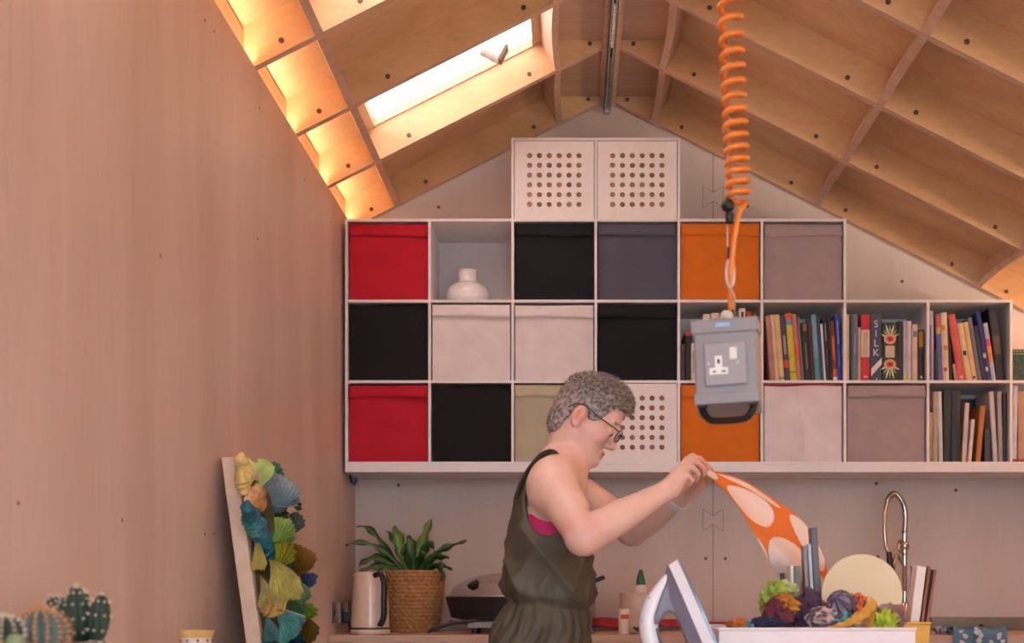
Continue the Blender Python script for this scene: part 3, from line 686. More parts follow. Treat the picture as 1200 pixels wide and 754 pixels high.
LFV = [ # px control points, depth offset at the tip, half width, light?
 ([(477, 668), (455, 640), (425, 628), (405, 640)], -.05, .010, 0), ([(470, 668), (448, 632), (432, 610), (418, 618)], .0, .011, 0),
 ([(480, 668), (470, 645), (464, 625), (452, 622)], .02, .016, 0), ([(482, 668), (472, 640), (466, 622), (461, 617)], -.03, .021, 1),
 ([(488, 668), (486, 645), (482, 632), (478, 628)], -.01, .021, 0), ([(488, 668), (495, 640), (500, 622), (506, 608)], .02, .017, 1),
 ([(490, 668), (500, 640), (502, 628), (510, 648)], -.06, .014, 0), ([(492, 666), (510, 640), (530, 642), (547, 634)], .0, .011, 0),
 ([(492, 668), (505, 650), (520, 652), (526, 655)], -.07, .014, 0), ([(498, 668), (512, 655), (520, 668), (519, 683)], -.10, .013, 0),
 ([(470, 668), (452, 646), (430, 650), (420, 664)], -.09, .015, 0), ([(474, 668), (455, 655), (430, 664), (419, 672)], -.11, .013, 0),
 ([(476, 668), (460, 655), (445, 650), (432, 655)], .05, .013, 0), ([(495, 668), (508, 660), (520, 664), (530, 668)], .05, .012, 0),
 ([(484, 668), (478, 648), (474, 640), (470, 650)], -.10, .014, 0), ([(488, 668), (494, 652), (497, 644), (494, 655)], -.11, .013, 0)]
for k, (pts, dy, hw, li) in enumerate(LFV):
    cp = [P(a, b, 5.55+dy*i/3) for i, (a, b) in enumerate(pts)]
    cp[0] = Vector((bc.x+(cp[0].x-bc.x)*.9, 5.55+dy*.15, WT+.243))
    path = bez(cp, 16); rnd = random.Random(k); ph = rnd.uniform(0, 6)
    V = []
    for i, p in enumerate(path):
        f = i/15; tt = (path[min(i+1, 15)]-path[max(i-1, 0)]).normalized()
        side = Vector((0, 1, 0)).cross(tt); side = (side*.7+Vector((0, 1, 0))*.6).normalized(); side = (side-tt*side.dot(tt)).normalized(); nrm = tt.cross(side)
        w_ = 1.35*hw*(math.sin(math.pi*min(1, .12+.9*f))**.6+.02)*(1+.12*math.sin(f*22+ph))
        wv = .007*math.sin(f*16+ph)
        V += [p+side*w_+nrm*(w_*.35+wv), p, p-side*w_+nrm*(w_*.35-wv)]
    mb = MB().add(V, [(i*3+j, i*3+j+1, i*3+j+4, i*3+j+3) for i in range(15) for j in range(2)])
    part('leaf', mb, LF2 if li else LF, fern, smooth=80, solid=.0012)
# electric frying pan
pc = Vector((P(606, 0, 5.42).x, 5.42, WT+.012))
t = thing('electric_pan', 'black electric frying pan with a domed glass lid behind the woman', 'frying pan', pc)
BKP = mat('black_nonstick', (26, 26, 28), .45, var=.03)
part('base', MB().box(pc.x-.20, pc.x+.2, 5.33, 5.5, WT+.022, WT+.05), mat('pan_base_grey', (176, 166, 160), .4), t, bevel=.004)
for sx in (-.17, .17):
    for sy in (-.06, .06): part('foot', MB().lathe([(.014, 0), (.014, .022)], (pc.x+sx, 5.42+sy, WT+.0005), 10), BLACK, t)
part('pan', MB().lathe([(.001, .055), (.23, .055), (.275, .066), (.297, .142), (.299, .150), (.293, .150), (.27, .075), (.001, .068)], (pc.x, 5.42, WT), 44, sy=.65), BKP, t, smooth=40)
lid = part('lid', MB().lathe([(.286, .152), (.262, .195), (.20, .228), (.11, .246), (.001, .252)], (pc.x, 5.42, WT), 40, sy=.65, cap=False), pane('lid_glass', (244, 244, 246), .08, .10), t, smooth=60)
part('lid_rim', MB().tube([(pc.x+math.cos(a)*.287, 5.42+math.sin(a)*.187, WT+.153) for a in [2*math.pi*k/40 for k in range(41)]], .0035, 6, cap=False), STEEL, lid, smooth=60)
kn = P(556, 688, 5.29)
part('vent_knob', MB().lathe([(.012, -.012), (.02, 0), (.026, .008), (.024, .02), (.01, .024)], kn, 16, Matrix.Rotation(math.radians(-30), 3, 'Y')), BLACK, lid, smooth=40)
part('side_handle', MB().tube(spline([(pc.x-.16, 5.26, WT+.055), (pc.x-.26, 5.24, WT+.042), (pc.x-.33, 5.23, WT+.02), (pc.x-.35, 5.23, WT+.008)]), .007, 8), BLACK, t, smooth=60)
# glass jug beside it
jc = Vector((P(683, 0, 5.65).x, 5.65, WT+.0005))
t = thing('glass_jug', 'clear glass jug with a black lid lip behind the woman\'s hip', 'jug', jc)
part('vessel', MB().lathe([(.001, .002), (.05, .0005), (.054, .004), (.056, .03), (.055, .2)], jc, 28, cap=False), pane('jug_glass', (242, 242, 244), .05, .10), t, smooth=40)
part('lid', MB().lathe([(.054, .2), (.057, .205), (.055, .222), (.02, .232)], jc, 24), BLACK, t, smooth=40)
part('pour_lip', MB().obox(jc+Vector((.07, 0, .225)), Vector((.93, 0, .36)), Vector((0, 1, 0)), Vector((-.36, 0, .93)), (.026, .014, .010)), BLACK, t, bevel=.006)
# pot, bottle, label tub, tongs, red cloth
gc = Vector((P(751, 0, 5.55).x, 5.55, WT+.0005))
t = thing('glue_bottle', 'white squeeze bottle with a green pointed nozzle on the worktop', 'bottle', gc)
part('body', MB().lathe([(.03, 0), (.033, .004), (.033, .12), (.028, .15), (.024, .19), (.018, .2)], gc, 24), mat('translucent_white', (222, 210, 206), .4, var=.01), t, smooth=40)
part('nozzle', MB().lathe([(.0185, .2), (.02, .205), (.018, .22), (.008, .262), (.006, .265), (.001, .266)], gc, 16), mat('green_cap', (40, 112, 76), .4), t, smooth=40)
cc = Vector((P(748, 0, 5.42).x, 5.42, WT+.0005))
single('crock', MB().lathe([(.06, 0), (.074, .004), (.078, .02), (.078, .165), (.074, .166), (.072, .02), (.001, .012)], cc, 32), mat('pale_stoneware', (208, 184, 172), .4, var=.03), 'wide pale stoneware crock standing in front of the glue bottle', 'crock', smooth=40)
tc_ = Vector((P(731, 0, 5.26).x, 5.26, WT+.0005))
t = thing('pill_tub', 'small white tub with a red-orange label beside the crock', 'tub', tc_)
part('body', MB().lathe([(.021, 0), (.022, .002), (.022, .088)], tc_, 24), mat('tub_white', (230, 214, 206), .4, var=.01), t, smooth=40)
part('lid', MB().lathe([(.0235, .084), (.0235, .1), (.02, .102)], tc_, 24), mat('tub_white', (0, 0, 0)), t, smooth=40)
lb = MB(); lb.grid(lambda u, v: (tc_.x+.0224*math.sin(-.6+1.7*u), 5.26-.0224*math.cos(-.6+1.7*u), WT+.062+.018*v), 10, 2)
part('label', lb, mat('orange_label', (214, 86, 50), .5), t, solid=.0004)
single('cable_bundle', MB().tube(spline([(tc_.x+.028+.05*math.cos(k*.9)*(.6+.4*math.sin(k*1.7))+.045, 5.22+.016*math.sin(k*1.3), WT+.008+.010*(1+math.sin(k*2.1))+k*.0006) for k in range(14)], 5), .0035, 6), mat('grey_cable', (70, 62, 66), .5), 'small tangle of dark grey cable beside the white tub', 'cable', smooth=60)
rc = MB()
xa, xb = P(519, 0, 5.45).x, P(893, 0, 5.45).x
def cloth(u, v):
    x = xa+(xb-xa)*u; y = 5.715+.065*v
    return (x, y, WT+.024+.010*math.sin(9*u+3*v)*(.4+.6*v)+.007*math.sin(31*u+5*v)+.012*v)
rc.grid(cloth, 90, 8)
single('red_cloth', rc, mat('raspberry_cloth', (198, 60, 76), .9, var=.1, bump=.3), 'raspberry red cloth lying along the back of the worktop', 'cloth', solid=.01, smooth=60)
# sink upstand, spring tap, towels
sx0 = P(1090, 0, 5.76).x
single('sink_upstand', MB().box(sx0, XR-.03, 5.74, YB-.002, WT+.0005, WT+.058), mat('dull_steel', (132, 118, 106), .3, .9, var=.05, scale=8, stretch=(1, 1, .2)), 'low stainless steel upstand along the wall behind the sink', 'upstand', bevel=.002)
tp = Vector((P(1060, 0, 5.62).x, 5.62, WT+.0005)); TZ = lambda y: CZ+(VY-y)*5.62/FPX
TX = lambda x: (x-VX)*5.62/FPX
t = thing('spring_tap', 'chrome kitchen tap with a tall spring hose and black spray head', 'tap', tp)
CH = mat('chrome', (200, 190, 182), .12, 1, var=.02)
part('base', MB().lathe([(.028, 0), (.028, .01), (.02, .014), (.02, .12), (.016, .125)], tp, 20), CH, t, smooth=40)
part('riser', MB().tube([(tp.x, tp.y, WT+.12), (tp.x, tp.y, TZ(625))], .0115, 12), CH, t, smooth=60)
hp = spline([(TX(1060), 5.62, TZ(625)), (TX(1061), 5.62, TZ(606)), (TX(1058), 5.62, TZ(590)), (TX(1047), 5.61, TZ(579)), (TX(1037), 5.59, TZ(590)), (TX(1033), 5.57, TZ(612)), (TX(1034), 5.56, TZ(640)), (TX(1037), 5.55, TZ(650))], 12)
part('hose', MB().tube(hp, .009, 10), CH, t, smooth=60)
sp = []; L_ = len(hp); turns = 34
for i in range(turns*10):
    f = i/(turns*10)*.56*(L_-1); k = int(f); q = hp[k].lerp(hp[min(k+1, L_-1)], f-k); tt = (hp[min(k+1, L_-1)]-hp[max(k-1, 0)]).normalized(); s1 = Vector((0, 1, 0)); s2 = tt.cross(s1).normalized(); a = i/10*2*math.pi
    sp.append(q+(s1*math.cos(a)+s2*math.sin(a))*.0125)
part('spring', MB().tube(sp, .0022, 5), CH, t, smooth=60)
part('spray_head', MB().tube([(TX(1037), 5.55, TZ(648)), (TX(1038), 5.545, TZ(663)), (TX(1041), 5.54, TZ(672))], [.012, .014, .011], 12), BLACK, t, smooth=50)
part('holder_ring', MB().lathe([(.016, -.016), (.02, -.01), (.02, .01), (.016, .016)], (tp.x, tp.y, TZ(640)), 16), CH, t, smooth=40)
part('holder_arm', MB().tube(spline([(tp.x, tp.y, TZ(640)), (TX(1052), 5.59, TZ(634)), (TX(1050), 5.57, TZ(645)), (TX(1058), 5.6, TZ(650))]), .006, 8), CH, t, smooth=60)
part('side_spout', MB().tube(spline([(tp.x, tp.y, TZ(700)), (TX(1058), 5.6, TZ(668)), (TX(1049), 5.58, TZ(652)), (TX(1043), 5.56, TZ(660)), (TX(1042), 5.55, TZ(674))]), .0075, 10), CH, t, smooth=60)
part('lever', MB().tube(spline([(tp.x+.02, 5.6, TZ(690)), (TX(1066), 5.58, TZ(675)), (TX(1064), 5.57, TZ(664))]), .005, 8), CH, t, smooth=60)
def drape(name, x0, x1, m, label, zt, drop, seed, dots=False):
    mb = MB(); rnd = random.Random(seed); ph = rnd.uniform(0, 6); Lb = .16; L2 = drop
    def fn(u, v):
        s = v*(Lb+L2); x = x0+(x1-x0)*u
        wv = .007*math.sin(13*u+ph)+.003*math.sin(27*u+ph*2)
        if s < Lb: y = WF-.008+Lb-s; z = zt-.012*(1-s/Lb)+wv
        else: y = WF-.010-.006*math.sin(min(1, (s-Lb)/.03)*math.pi/2)+wv; z = zt-(s-Lb)
        return (x, y, z)
    mb.grid(fn, 36, 26); t = thing(name, label, 'towel', ((x0+x1)/2, WF, WT))
    part('cloth', mb, m, t, smooth=70, solid=.006)
    if dots:
        for k in range(9):
            u = (.12, .2, .42, .5, .46, .82, .9, .7, .15)[k]; dz = (.012, .03, .010, .026, .045, .03, .05, .055, .06)[k]; x = x0+(x1-x0)*u; r = .008+.003*(k % 3)
            part('print_motif', MB().prism([(x+r*math.cos(a)*(1+.35*math.sin(3*a+k)), zt-dz+r*math.sin(a)*(1+.3*math.cos(2*a+k))) for a in [2*math.pi*j/12 for j in range(12)]], 'y', WF-.0265, WF-.021), mat('towel_print', (206, 200, 204), .9), t)
drape('tea_towel', P(1119, 0, 5.12).x, P(1182, 0, 5.12).x, mat('blue_towel', (92, 122, 142), .95, var=.06, bump=.3), 'dusty blue tea towel with pale printed motifs hanging over the worktop edge', .932, .2, 3, True)
dc = MB(); dx0 = P(1094, 0, 5.3).x
dc.grid(lambda u, v: (dx0+.072*u, 5.24+.1*v, WT+.010+.014*abs(math.sin(7*u+4*v))+.008*math.sin(15*u)), 24, 8)
single('dish_cloth', dc, mat('blue_check', (88, 104, 124), .95, rgb2=(190, 186, 190), scale=70, stretch=(1, .2, 1)), 'crumpled blue and white dish cloth beside the tea towel', 'cloth', solid=.008, smooth=70)
single('sink_strainer', MB().lathe([(.001, 0), (.04, 0), (.045, .012), (.03, .018), (.012, .02), (.01, .03), (.001, .032)], (P(1150, 0, 5.6).x, 5.6, WT+.0005), 20), BLACK, 'black round plug lying by the steel upstand', 'plug', smooth=40)

# ================================================================== HANGING SOCKET
HY = 2.68; HS = FPX/HY
def H(px, py, dy=0): return Vector(((px-VX)*HY/FPX, HY+dy, CZ+(VY-py)*HY/FPX))
BXc = H(855, 424, .04)
t = thing('hanging_socket', 'grey hanging power box with a white three-pin socket and black handle', 'socket', BXc)
t.rotation_euler = (math.radians(3), math.radians(-2), math.radians(-11))
GR = mat('grey_plastic', (142, 132, 134), .4, var=.01); GR2 = mat('light_grey_plate', (156, 146, 148), .4, var=.01); WP = mat('white_plastic', (236, 226, 222), .35, var=.01)
hw, hh, hd = .0685, .082, .045
def tap(x0, x1, y0, y1, z0, z1, gx, gz):  # tapered box, larger at the back
    v = [(x0, y0, z0), (x1, y0, z0), (x1, y0, z1), (x0, y0, z1), (x0-gx, y1, z0-gz), (x1+gx, y1, z0-gz), (x1+gx, y1, z1), (x0-gx, y1, z1)]
    return MB().add(v, [(0, 1, 2, 3), (4, 7, 6, 5), (0, 4, 5, 1), (1, 5, 6, 2), (2, 6, 7, 3), (3, 7, 4, 0)])
body = part('housing', tap(-hw+.004, hw-.004, -hd, hd, -hh, hh, .004, .022), GR, t, local=True, bevel=.005)
part('top_rim', MB().box(-hw-.001, hw+.001, -hd-.004, hd+.004, hh-.022, hh+.008), GR, t, local=True, bevel=.004)
part('bottom_rim', MB().box(-hw+.001, hw-.001, -hd-.002, -hd+.02, -hh-.002, -hh+.022), GR, t, local=True, bevel=.003)
part('blue_label', MB().box(-.018, .012, -hd-.0052, -hd-.003, hh-.009, hh-.001), mat('blue_sticker', (150, 190, 226), .5), t, local=True)
pl = part('socket_plate', MB().box(-.043, .043, -hd-.011, -hd, -.047, .040), GR2, t, local=True, bevel=.003)
part('pin_face', MB().prism([(-.033, -.025), (.005, -.025), (.005, -.011), (-.006, -.011), (-.006, .013), (-.0215, .013), (-.0215, -.011), (-.033, -.011)], 'y', -hd-.0125, -hd-.010), WP, pl, local=True, bevel=.0008)
for a, b, c, d in ((-.0165, -.011, -.003, .006), (-.027, -.019, -.0205, -.0175), (-.008, 0, -.0205, -.0175)): part('pin_slot', MB().box(a, b, -hd-.0130, -hd-.012, c, d), BLACK, pl, local=True)
part('rocker_switch', MB().prism([(-hd-.0105, .004), (-hd-.013, .004), (-hd-.018, .027), (-hd-.0105, .029)], 'x', .009, .024), WP, pl, local=True, bevel=.001)
for x in (-.034, .025): part('screw', MB().lathe([(.0032, 0), (.0032, .002), (.002, .0026)], (x, -hd-.011, -.002), 10, Matrix.Rotation(math.pi/2, 3, 'X')), STEEL, pl, local=True)
hz = -hh-.004
part('handle', MB().tube(spline([(-.052, -.03, hz+.012), (-.052, -.032, hz-.008), (-.040, -.036, hz-.027), (-.02, -.037, hz-.032), (.02, -.037, hz-.032), (.040, -.036, hz-.027), (.052, -.032, hz-.008), (.052, -.03, hz+.012)], 6), .0075, 8, flat=1.5), BLACK, t, local=True, smooth=60)
for x in (-.052, .052): part('handle_mount', MB().box(x-.01, x+.01, -.046, -.016, hz-.004, hz+.016), BLACK, t, local=True, bevel=.003)
part('cable_gland', MB().lathe([(.015, hh+.006), (.015, hh+.018), (.012, hh+.026), (.008, hh+.03)], (.003, 0, 0), 14), mat('pale_gland', (206, 198, 192), .4), t, local=True, smooth=40)
t2 = thing('coiled_cable', 'bright orange coiled cable carrying the hanging socket from the roof', 'cable', H(862, 236))
OC = mat('orange_cable', (236, 130, 40), .35, var=.02, coat=.3)
ztop = roofz(.352)-.004; zlo = H(0, 232).z; zvis = H(0, 0).z
path = []; zz = zlo; a = 0
while zz < ztop-.07:
    path.append((zz, a)); f = (zz-zlo)/(zvis-zlo); pitch = .0215+.016*min(f, 1.4)**1.2
    a += 2*math.pi/14; zz += pitch/14
xa = H(867, 235).x; xb = H(857, 0).x
hl = [Vector((xa+(xb-xa)*(z-zlo)/(zvis-zlo)+.0215*math.cos(a+.6), HY+.02+.0215*math.sin(a+.6), z)) for z, a in path]
coil = part('coil', MB().tube(hl, .0066, 8), OC, t2, smooth=60)
gl = BXc+Vector((.008, .0, hh+.034))
part('straight_tail', MB().tube(spline([hl[0], H(872, 240, .01), H(866, 250, .0), H(860, 285, .0), H(857, 330, .02), gl]), .0058, 8), OC, t2, smooth=60)
part('upper_tail', MB().tube(spline([hl[-1], hl[-1]+Vector((0, 0, .03)), (.352, HY+.02, ztop)]), .0058, 8), OC, t2, smooth=60)
t3 = thing('suspension_wire', 'thin steel suspension wire with a black ball stop and clear link', 'wire', H(855, 240))
part('wire', MB().tube([H(854, 300, .02), H(853, 240, .02), (.335, HY+.02, ztop)], .0011, 6), STEEL, t3)
part('ball_stop', MB().sphere(H(853, 241, .0), .0145, 16, 10), BLACK, t3, smooth=80)
part('ball_clamp', MB().lathe([(.006, -.012), (.009, -.010), (.009, .008), (.006, .010)], H(855, 255, .0), 12), BLACK, t3, smooth=40)
part('ferrule', MB().lathe([(.005, -.014), (.005, .014)], H(856, 295, .02), 10), mat('dark_ferrule', (70, 60, 66), .4), t3, smooth=40)
ck = H(857, 318, .018)
part('shackle', MB().tube([(ck.x+.008*math.cos(q), ck.y, ck.z+.03*math.sin(q)) for q in [2*math.pi*k/20 for k in range(21)]], .0032, 6, cap=False), mat('clear_plastic_link', (206, 190, 186), .2), t3, smooth=60)
part('lower_link', MB().tube([ck+Vector((0, 0, -.03)), H(862, 345, .02), BXc+Vector((.016, 0, hh+.01))], .002, 6), STEEL, t3, smooth=60)
# ================================================================== WORK TABLE AND WHAT STANDS ON IT
TT = .838
t = thing('work_table', 'plywood cutting table between the woman and the camera', 'table', (.85, 3.1, 0))
part('tabletop', MB().box(.12, 1.55, 2.5, 3.6, TT-.03, TT), ply('table_ply', (214, 176, 146), (196, 156, 126), (.4, 2, 2)), t, bevel=.003)
for x in (.18, 1.49):
    for y in (2.56, 3.54): part('leg', MB().box(x-.025, x+.025, y-.025, y+.025, 0, TT-.03), PLYE, t)
for y in (2.56, 3.54): part('apron', MB().box(.205, 1.465, y-.012, y+.012, TT-.11, TT-.03), PLYE, t)
# ---- steam iron on its heel
IY = 2.93; tipp = P(797, 655, IY); dn = Vector((.383, 0, -.925)); ou = Vector((-.925, 0, -.383)); LI = .285
t = thing('steam_iron', 'white and grey steam iron standing upright on its heel', 'iron', (tipp.x+dn.x*LI, IY, TT))
def ip(a, b, y): return tipp+dn*(LI-a)+ou*b+Vector((0, y, 0))       # a: from heel to tip, b: away from the sole
def wid(a): f = max(0, min(1, a/LI)); return .056*max(0, 1-f**2.3)**.62
def slab(b0, b1, s0, s1, inset=0):
    n = 22; mb = MB(); V = []
    A_ = [LI*i/n for i in range(n+1)]
    for b, s in ((b0, s0), (b1, s1)):
        ring = [ip(a-(inset if b == b1 else 0)*(a/LI), b, wid(a)*s) for a in A_]+[ip(a-(inset if b == b1 else 0)*(a/LI), b, -wid(a)*s) for a in A_[::-1][1:]]
        V += ring
    m = len(V)//2
    return mb.add(V, [tuple(range(m))[::-1], tuple(range(m, 2*m))]+[(i, (i+1) % m, m+(i+1) % m, m+i) for i in range(m)])
IW = mat('iron_white', (226, 220, 226), .3, var=.01, coat=.3); IG = mat('iron_grey', (112, 106, 122), .4, var=.02); IB = mat('iron_sole', (106, 112, 124), .3, .5)
part('soleplate', slab(0, .007, 1, 1), IB, t, smooth=35)
part('skirt', slab(.0072, .03, 1.0, .9, .004), IW, t, smooth=35)
part('body', slab(.0302, .058, .86, .62, .035), IG, t, smooth=35)
# arch between body and handle
def prof(poly, hwf):
    mb = MB(); n = len(poly); V = [ip(a, b, hwf(a)) for a, b in poly]+[ip(a, b, -hwf(a)) for a, b in poly]
    return mb.add(V, [tuple(range(n)), tuple(range(n, 2*n))[::-1]]+[(i, (i+1) % n, n+(i+1) % n, n+i) for i in range(n)])
arch = [(.262, .035), (.245, .054), (.215, .084), (.19, .104), (.168, .112), (.172, .096), (.182, .082), (.184, .070), (.174, .060), (.14, .052), (.1, .050), (.1, .035)]
part('front_housing', prof(arch, lambda a: max(.004, wid(a)*.52)), IG, t, bevel=.006)
hd_ = spline([ip(.262, .034, 0), ip(.235, .072, 0), ip(.205, .102, 0), ip(.17, .124, 0), ip(.12, .132, 0), ip(.06, .126, 0), ip(.02, .10, 0), ip(.012, .05, 0)], 7)
part('handle', MB().tube(hd_, [.006+.013*min(1, i/12) for i in range(len(hd_))], 12, flat=1.15, up=(0, 1, 0)), IW, t, smooth=60)
part('grip', MB().tube([p+ou*-.008 for p in hd_[22:46]], .0155, 10, up=(0, 1, 0)), IG, t, smooth=60)
part('water_window', MB().tube([p+ou*.0105+Vector((0, -.004, 0)) for p in hd_[9:20]], .011, 8), mat('blue_window', (120, 134, 160), .15), t, smooth=60)
part('steam_button', MB().sphere(ip(.185, .128, 0), (.009, .012, .009)), IG, t, smooth=80)
part('heel', MB().obox(ip(.004, .055, 0), dn, ou, Vector((0, 1, 0)), (.012, .055, .05)), IG, t, bevel=.006)
# ---- white box of scraps
bx0, bx1, by0, by1, bz = P(842, 0, 2.95).x, P(1073, 0, 2.95).x, 2.95, 3.36, P(0, 738, 2.95).z
WB = mat('white_card', (232, 220, 222), .6, var=.01)
t = thing('scrap_box', 'low white open box full of fabric scraps and yarn', 'box', ((bx0+bx1)/2, 3.15, TT))
for q in ((bx0, bx1, by0, by0+.006), (bx0, bx1, by1-.006, by1), (bx0, bx0+.006, by0+.006, by1-.006), (bx1-.006, bx1, by0+.006, by1-.006)): part('side', MB().box(*q, TT+.0005, bz), WB, t, bevel=.002)
part('bottom', MB().box(bx0+.006, bx1-.006, by0+.006, by1-.006, TT+.0005, TT+.006), WB, t)
part('lip', MB().tube([(bx0-.002, by0, bz), (bx1+.002, by0, bz)], .004, 8), WB, t, smooth=60)
part('lining', MB().box(bx0+.008, bx1-.008, by0+.008, by1-.01, TT+.007, bz-.034), mat('scrap_filling', (120, 90, 110), .95, var=.2, scale=18), t)
def crumple(c, r, seed, rough=.35, freq=2.2, seg=26, rings=18, ridged=False):
    mb = MB().sphere((0, 0, 0), 1, seg, rings); off = Vector((seed*3.7, seed*1.3, seed*.7)); V = []
    for v in mb.v:
        v = Vector(v); n_ = v.normalized(); f = mnoise.fractal(n_*freq+off, 1.0, 2.0, 3)
        if ridged: f = .5-abs(f)*1.4
        s = 1+rough*f; V.append((c.x+n_.x*r[0]*s, c.y+n_.y*r[1]*s, c.z+n_.z*r[2]*s))
    mb.v = V; return mb
SCR = [ # px, py, Y, rx px, rz px, colour, label, rough
 (908, 706, 3.10, 15, 20, (166, 190, 84), 'lime green crumpled tulle scrap at the box end', .5),
 (922, 693, 3.20, 12, 10, (204, 214, 150), 'pale green ruffled scrap standing above the lime tulle', .5),
 (918, 712, 3.00, 16, 14, (196, 130, 40), 'ochre yellow scrap among purple scraps', .4),
 (913, 722, 2.99, 15, 17, (112, 44, 62), 'wine purple crumpled scrap in front of the lime tulle', .5),
 (932, 722, 3.02, 20, 16, (72, 40, 66), 'deep plum scrap heap in the middle of the box', .5),
 (947, 714, 3.05, 16, 15, (84, 58, 84), 'muted mauve-plum scrap ball', .5),
 (903, 732, 2.98, 22, 8, (48, 50, 84), 'navy scrap along the box rim', .4),
 (866, 733, 2.99, 14, 6, (206, 120, 56), 'orange flat scrap at the box corner', .4),
 (880, 734, 2.98, 10, 6, (92, 176, 196), 'turquoise scrap peeking over the rim beside the orange one', .4),
 (964, 726, 2.99, 18, 12, (206, 170, 160), 'pale pink bundle with grey bands', .35),
 (972, 738, 2.98, 22, 9, (120, 118, 146), 'blue-grey wound bundle on the rim', .35),
 (963, 713, 3.10, 8, 8, (224, 130, 76), 'small peach orange scrap ball', .4),
 (985, 711, 3.06, 15, 16, (150, 134, 146), 'grey marbled yarn ball', .25),
 (983, 731, 2.99, 16, 11, (92, 182, 204), 'bright turquoise scrap under the grey yarn ball', .4),
 (1004, 711, 3.08, 10, 11, (232, 110, 50), 'vivid orange scrap next to the grey yarn ball', .5),
 (1014, 729, 3.02, 18, 10, (224, 188, 150), 'cream felt scrap beneath the mustard ribbon', .35),
 (1036, 733, 2.99, 14, 12, (196, 214, 60), 'acid yellow-green tulle scrap', .6),
 (1041, 717, 3.12, 15, 8, (176, 150, 130), 'striped taupe and cream scrap behind the yellow-green tulle', .4),
 (1053, 724, 3.06, 8, 12, (150, 112, 110), 'dusty rose scrap at the far end of the box', .4)]
for k, (px, py, Y, rx, rz, col, lab, rg) in enumerate(SCR):
    Y += .05; c = P(px, py, Y); s = Y/FPX; r = (rx*s, min(rx*s, .034), rz*s*1.05)
    o = single('fabric_scrap' if 'yarn' not in lab else 'yarn_ball', crumple(c, r, k+1, rg*1.5, 2.6, 30, 20, k % 3 == 0), mat('scrap_%d' % k, col, .9, var=.12, scale=60, bump=.5, bscale=300), lab, 'yarn' if 'yarn' in lab else 'fabric scrap', 'scraps in the white box', smooth=70)
    if 'yarn' in lab or 'bands' in lab or 'wound' in lab:
        wr = MB(); rnd = random.Random(k)
        for j in range(7):
            ax = Vector((rnd.uniform(-1, 1), rnd.uniform(-1, 1), rnd.uniform(-1, 1))).normalized(); u = ax.orthogonal().normalized(); v = ax.cross(u)
            wr.tube([c+Vector(((u.x*math.cos(q)+v.x*math.sin(q))*r[0]*1.08, (u.y*math.cos(q)+v.y*math.sin(q))*r[1]*1.08, (u.z*math.cos(q)+v.z*math.sin(q))*r[2]*1.08)) for q in [2*math.pi*i/18 for i in range(19)]], .0028, 5, cap=False)
        part('wound_strand', wr, mat('grey_strand', (92, 84, 104), .9), o, smooth=60)
rib = MB(); pa = [P(970, 738, 2.97), P(995, 730, 2.97), P(1015, 718, 2.97), P(1024, 705, 2.98), P(1022, 716, 2.99), P(1018, 735, 3.0)]
rib.tube(spline(pa, 8), [.005+.0065*min(1, i/16)+.0016*math.sin(i*1.7) if i < 26 else .0125+.0016*math.sin(i*1.9) for i in range(41)], 10, flat=.3)
single('mustard_ribbon', rib, mat('mustard_felt', (214, 156, 62), .85, var=.08, bump=.3), 'mustard yellow folded felt ribbon across the scraps', 'ribbon', 'scraps in the white box', smooth=70)
# disc, slats standing behind the scraps
single('folded_fabric', MB().box(bx0+.03, P(972, 0, 3.3).x, 3.22, 3.35, bz-.033, bz-.0155), mat('grey_wool', (120, 112, 116), .95, var=.1), 'flat folded grey wool under the slats in the white box', 'fabric', bevel=.003)
single('folded_fabric', MB().box(P(974, 0, 3.3).x, bx1-.02, 3.22, 3.35, bz-.033, bz-.026), mat('blue_wool', (84, 92, 116), .95, var=.1), 'flat folded blue wool under the disc in the white box', 'fabric', bevel=.003)
dcn = P(1010, 700, 3.28); Rd = 47.5*3.28/FPX
Mx = Matrix.Rotation(math.pi/2-.06, 3, 'X')
single('round_board', MB().lathe([(Rd-.002, -.004), (Rd, -.002), (Rd, .002), (Rd-.002, .004)], dcn+Vector((0, 0, .006)), 56, Mx), mat('cream_disc', (228, 206, 178), .55, var=.02, scale=4, rgb2=(222, 200, 150)), 'thin round cream disc standing among the scraps', 'disc', smooth=40)
def slat(px0, px1, pyt, pyb, Y, w, lean, m, label, name='wood_slat', d=.03, cat='slat', group='slats standing behind the scraps'):
    a, b = P((px0+px1)/2, pyb, Y), P((px0+px1)/2+lean, pyt, Y); ax = (b-a); L_ = ax.length; ax.normalize()
    sd = Vector((0, 1, 0)).cross(ax).normalized(); h = (px1-px0)*Y/FPX/2
    return single(name, MB().obox((a+b)/2, sd, Vector((0, 1, 0)), ax, (h, d, L_/2)), m, label, cat, group, bevel=.0025)
GS = mat('grey_green_slat', (110, 108, 96), .5, var=.06); DS = mat('dark_grey_slat', (92, 88, 94), .45, var=.05); WS = mat('white_slat', (222, 212, 208), .5, var=.02); BSL = mat('brown_board', (142, 94, 76), .6, var=.08); TB = mat('tan_slat', (206, 170, 150), .6, var=.04)
slat(931, 939, 664, 740, 3.30, .1, -2, GS, 'olive grey slat standing beside the lime tulle', d=.02)
slat(926.5, 930.5, 663, 740, 3.30, .1, -2, WS, 'thin white strip against the olive grey slat', d=.02)
slat(956, 964, 619, 740, 3.32, .1, -8, DS, 'tall dark grey slat rising in front of the orange cloth', d=.018)
slat(951, 955, 638, 740, 3.32, .1, -6, mat('blue_white_strip', (196, 200, 212), .5), 'pale blue strip leaning on the tall dark grey slat', d=.018)
slat(944.5, 949, 640, 740, 3.30, .1, -5, mat('slat_mid', (140, 134, 134), .5), 'mid grey slat beside the pale blue strip', d=.018)
slat(924, 928, 687, 740, 3.26, .1, -3, TB, 'short tan slat among the scraps', d=.012)
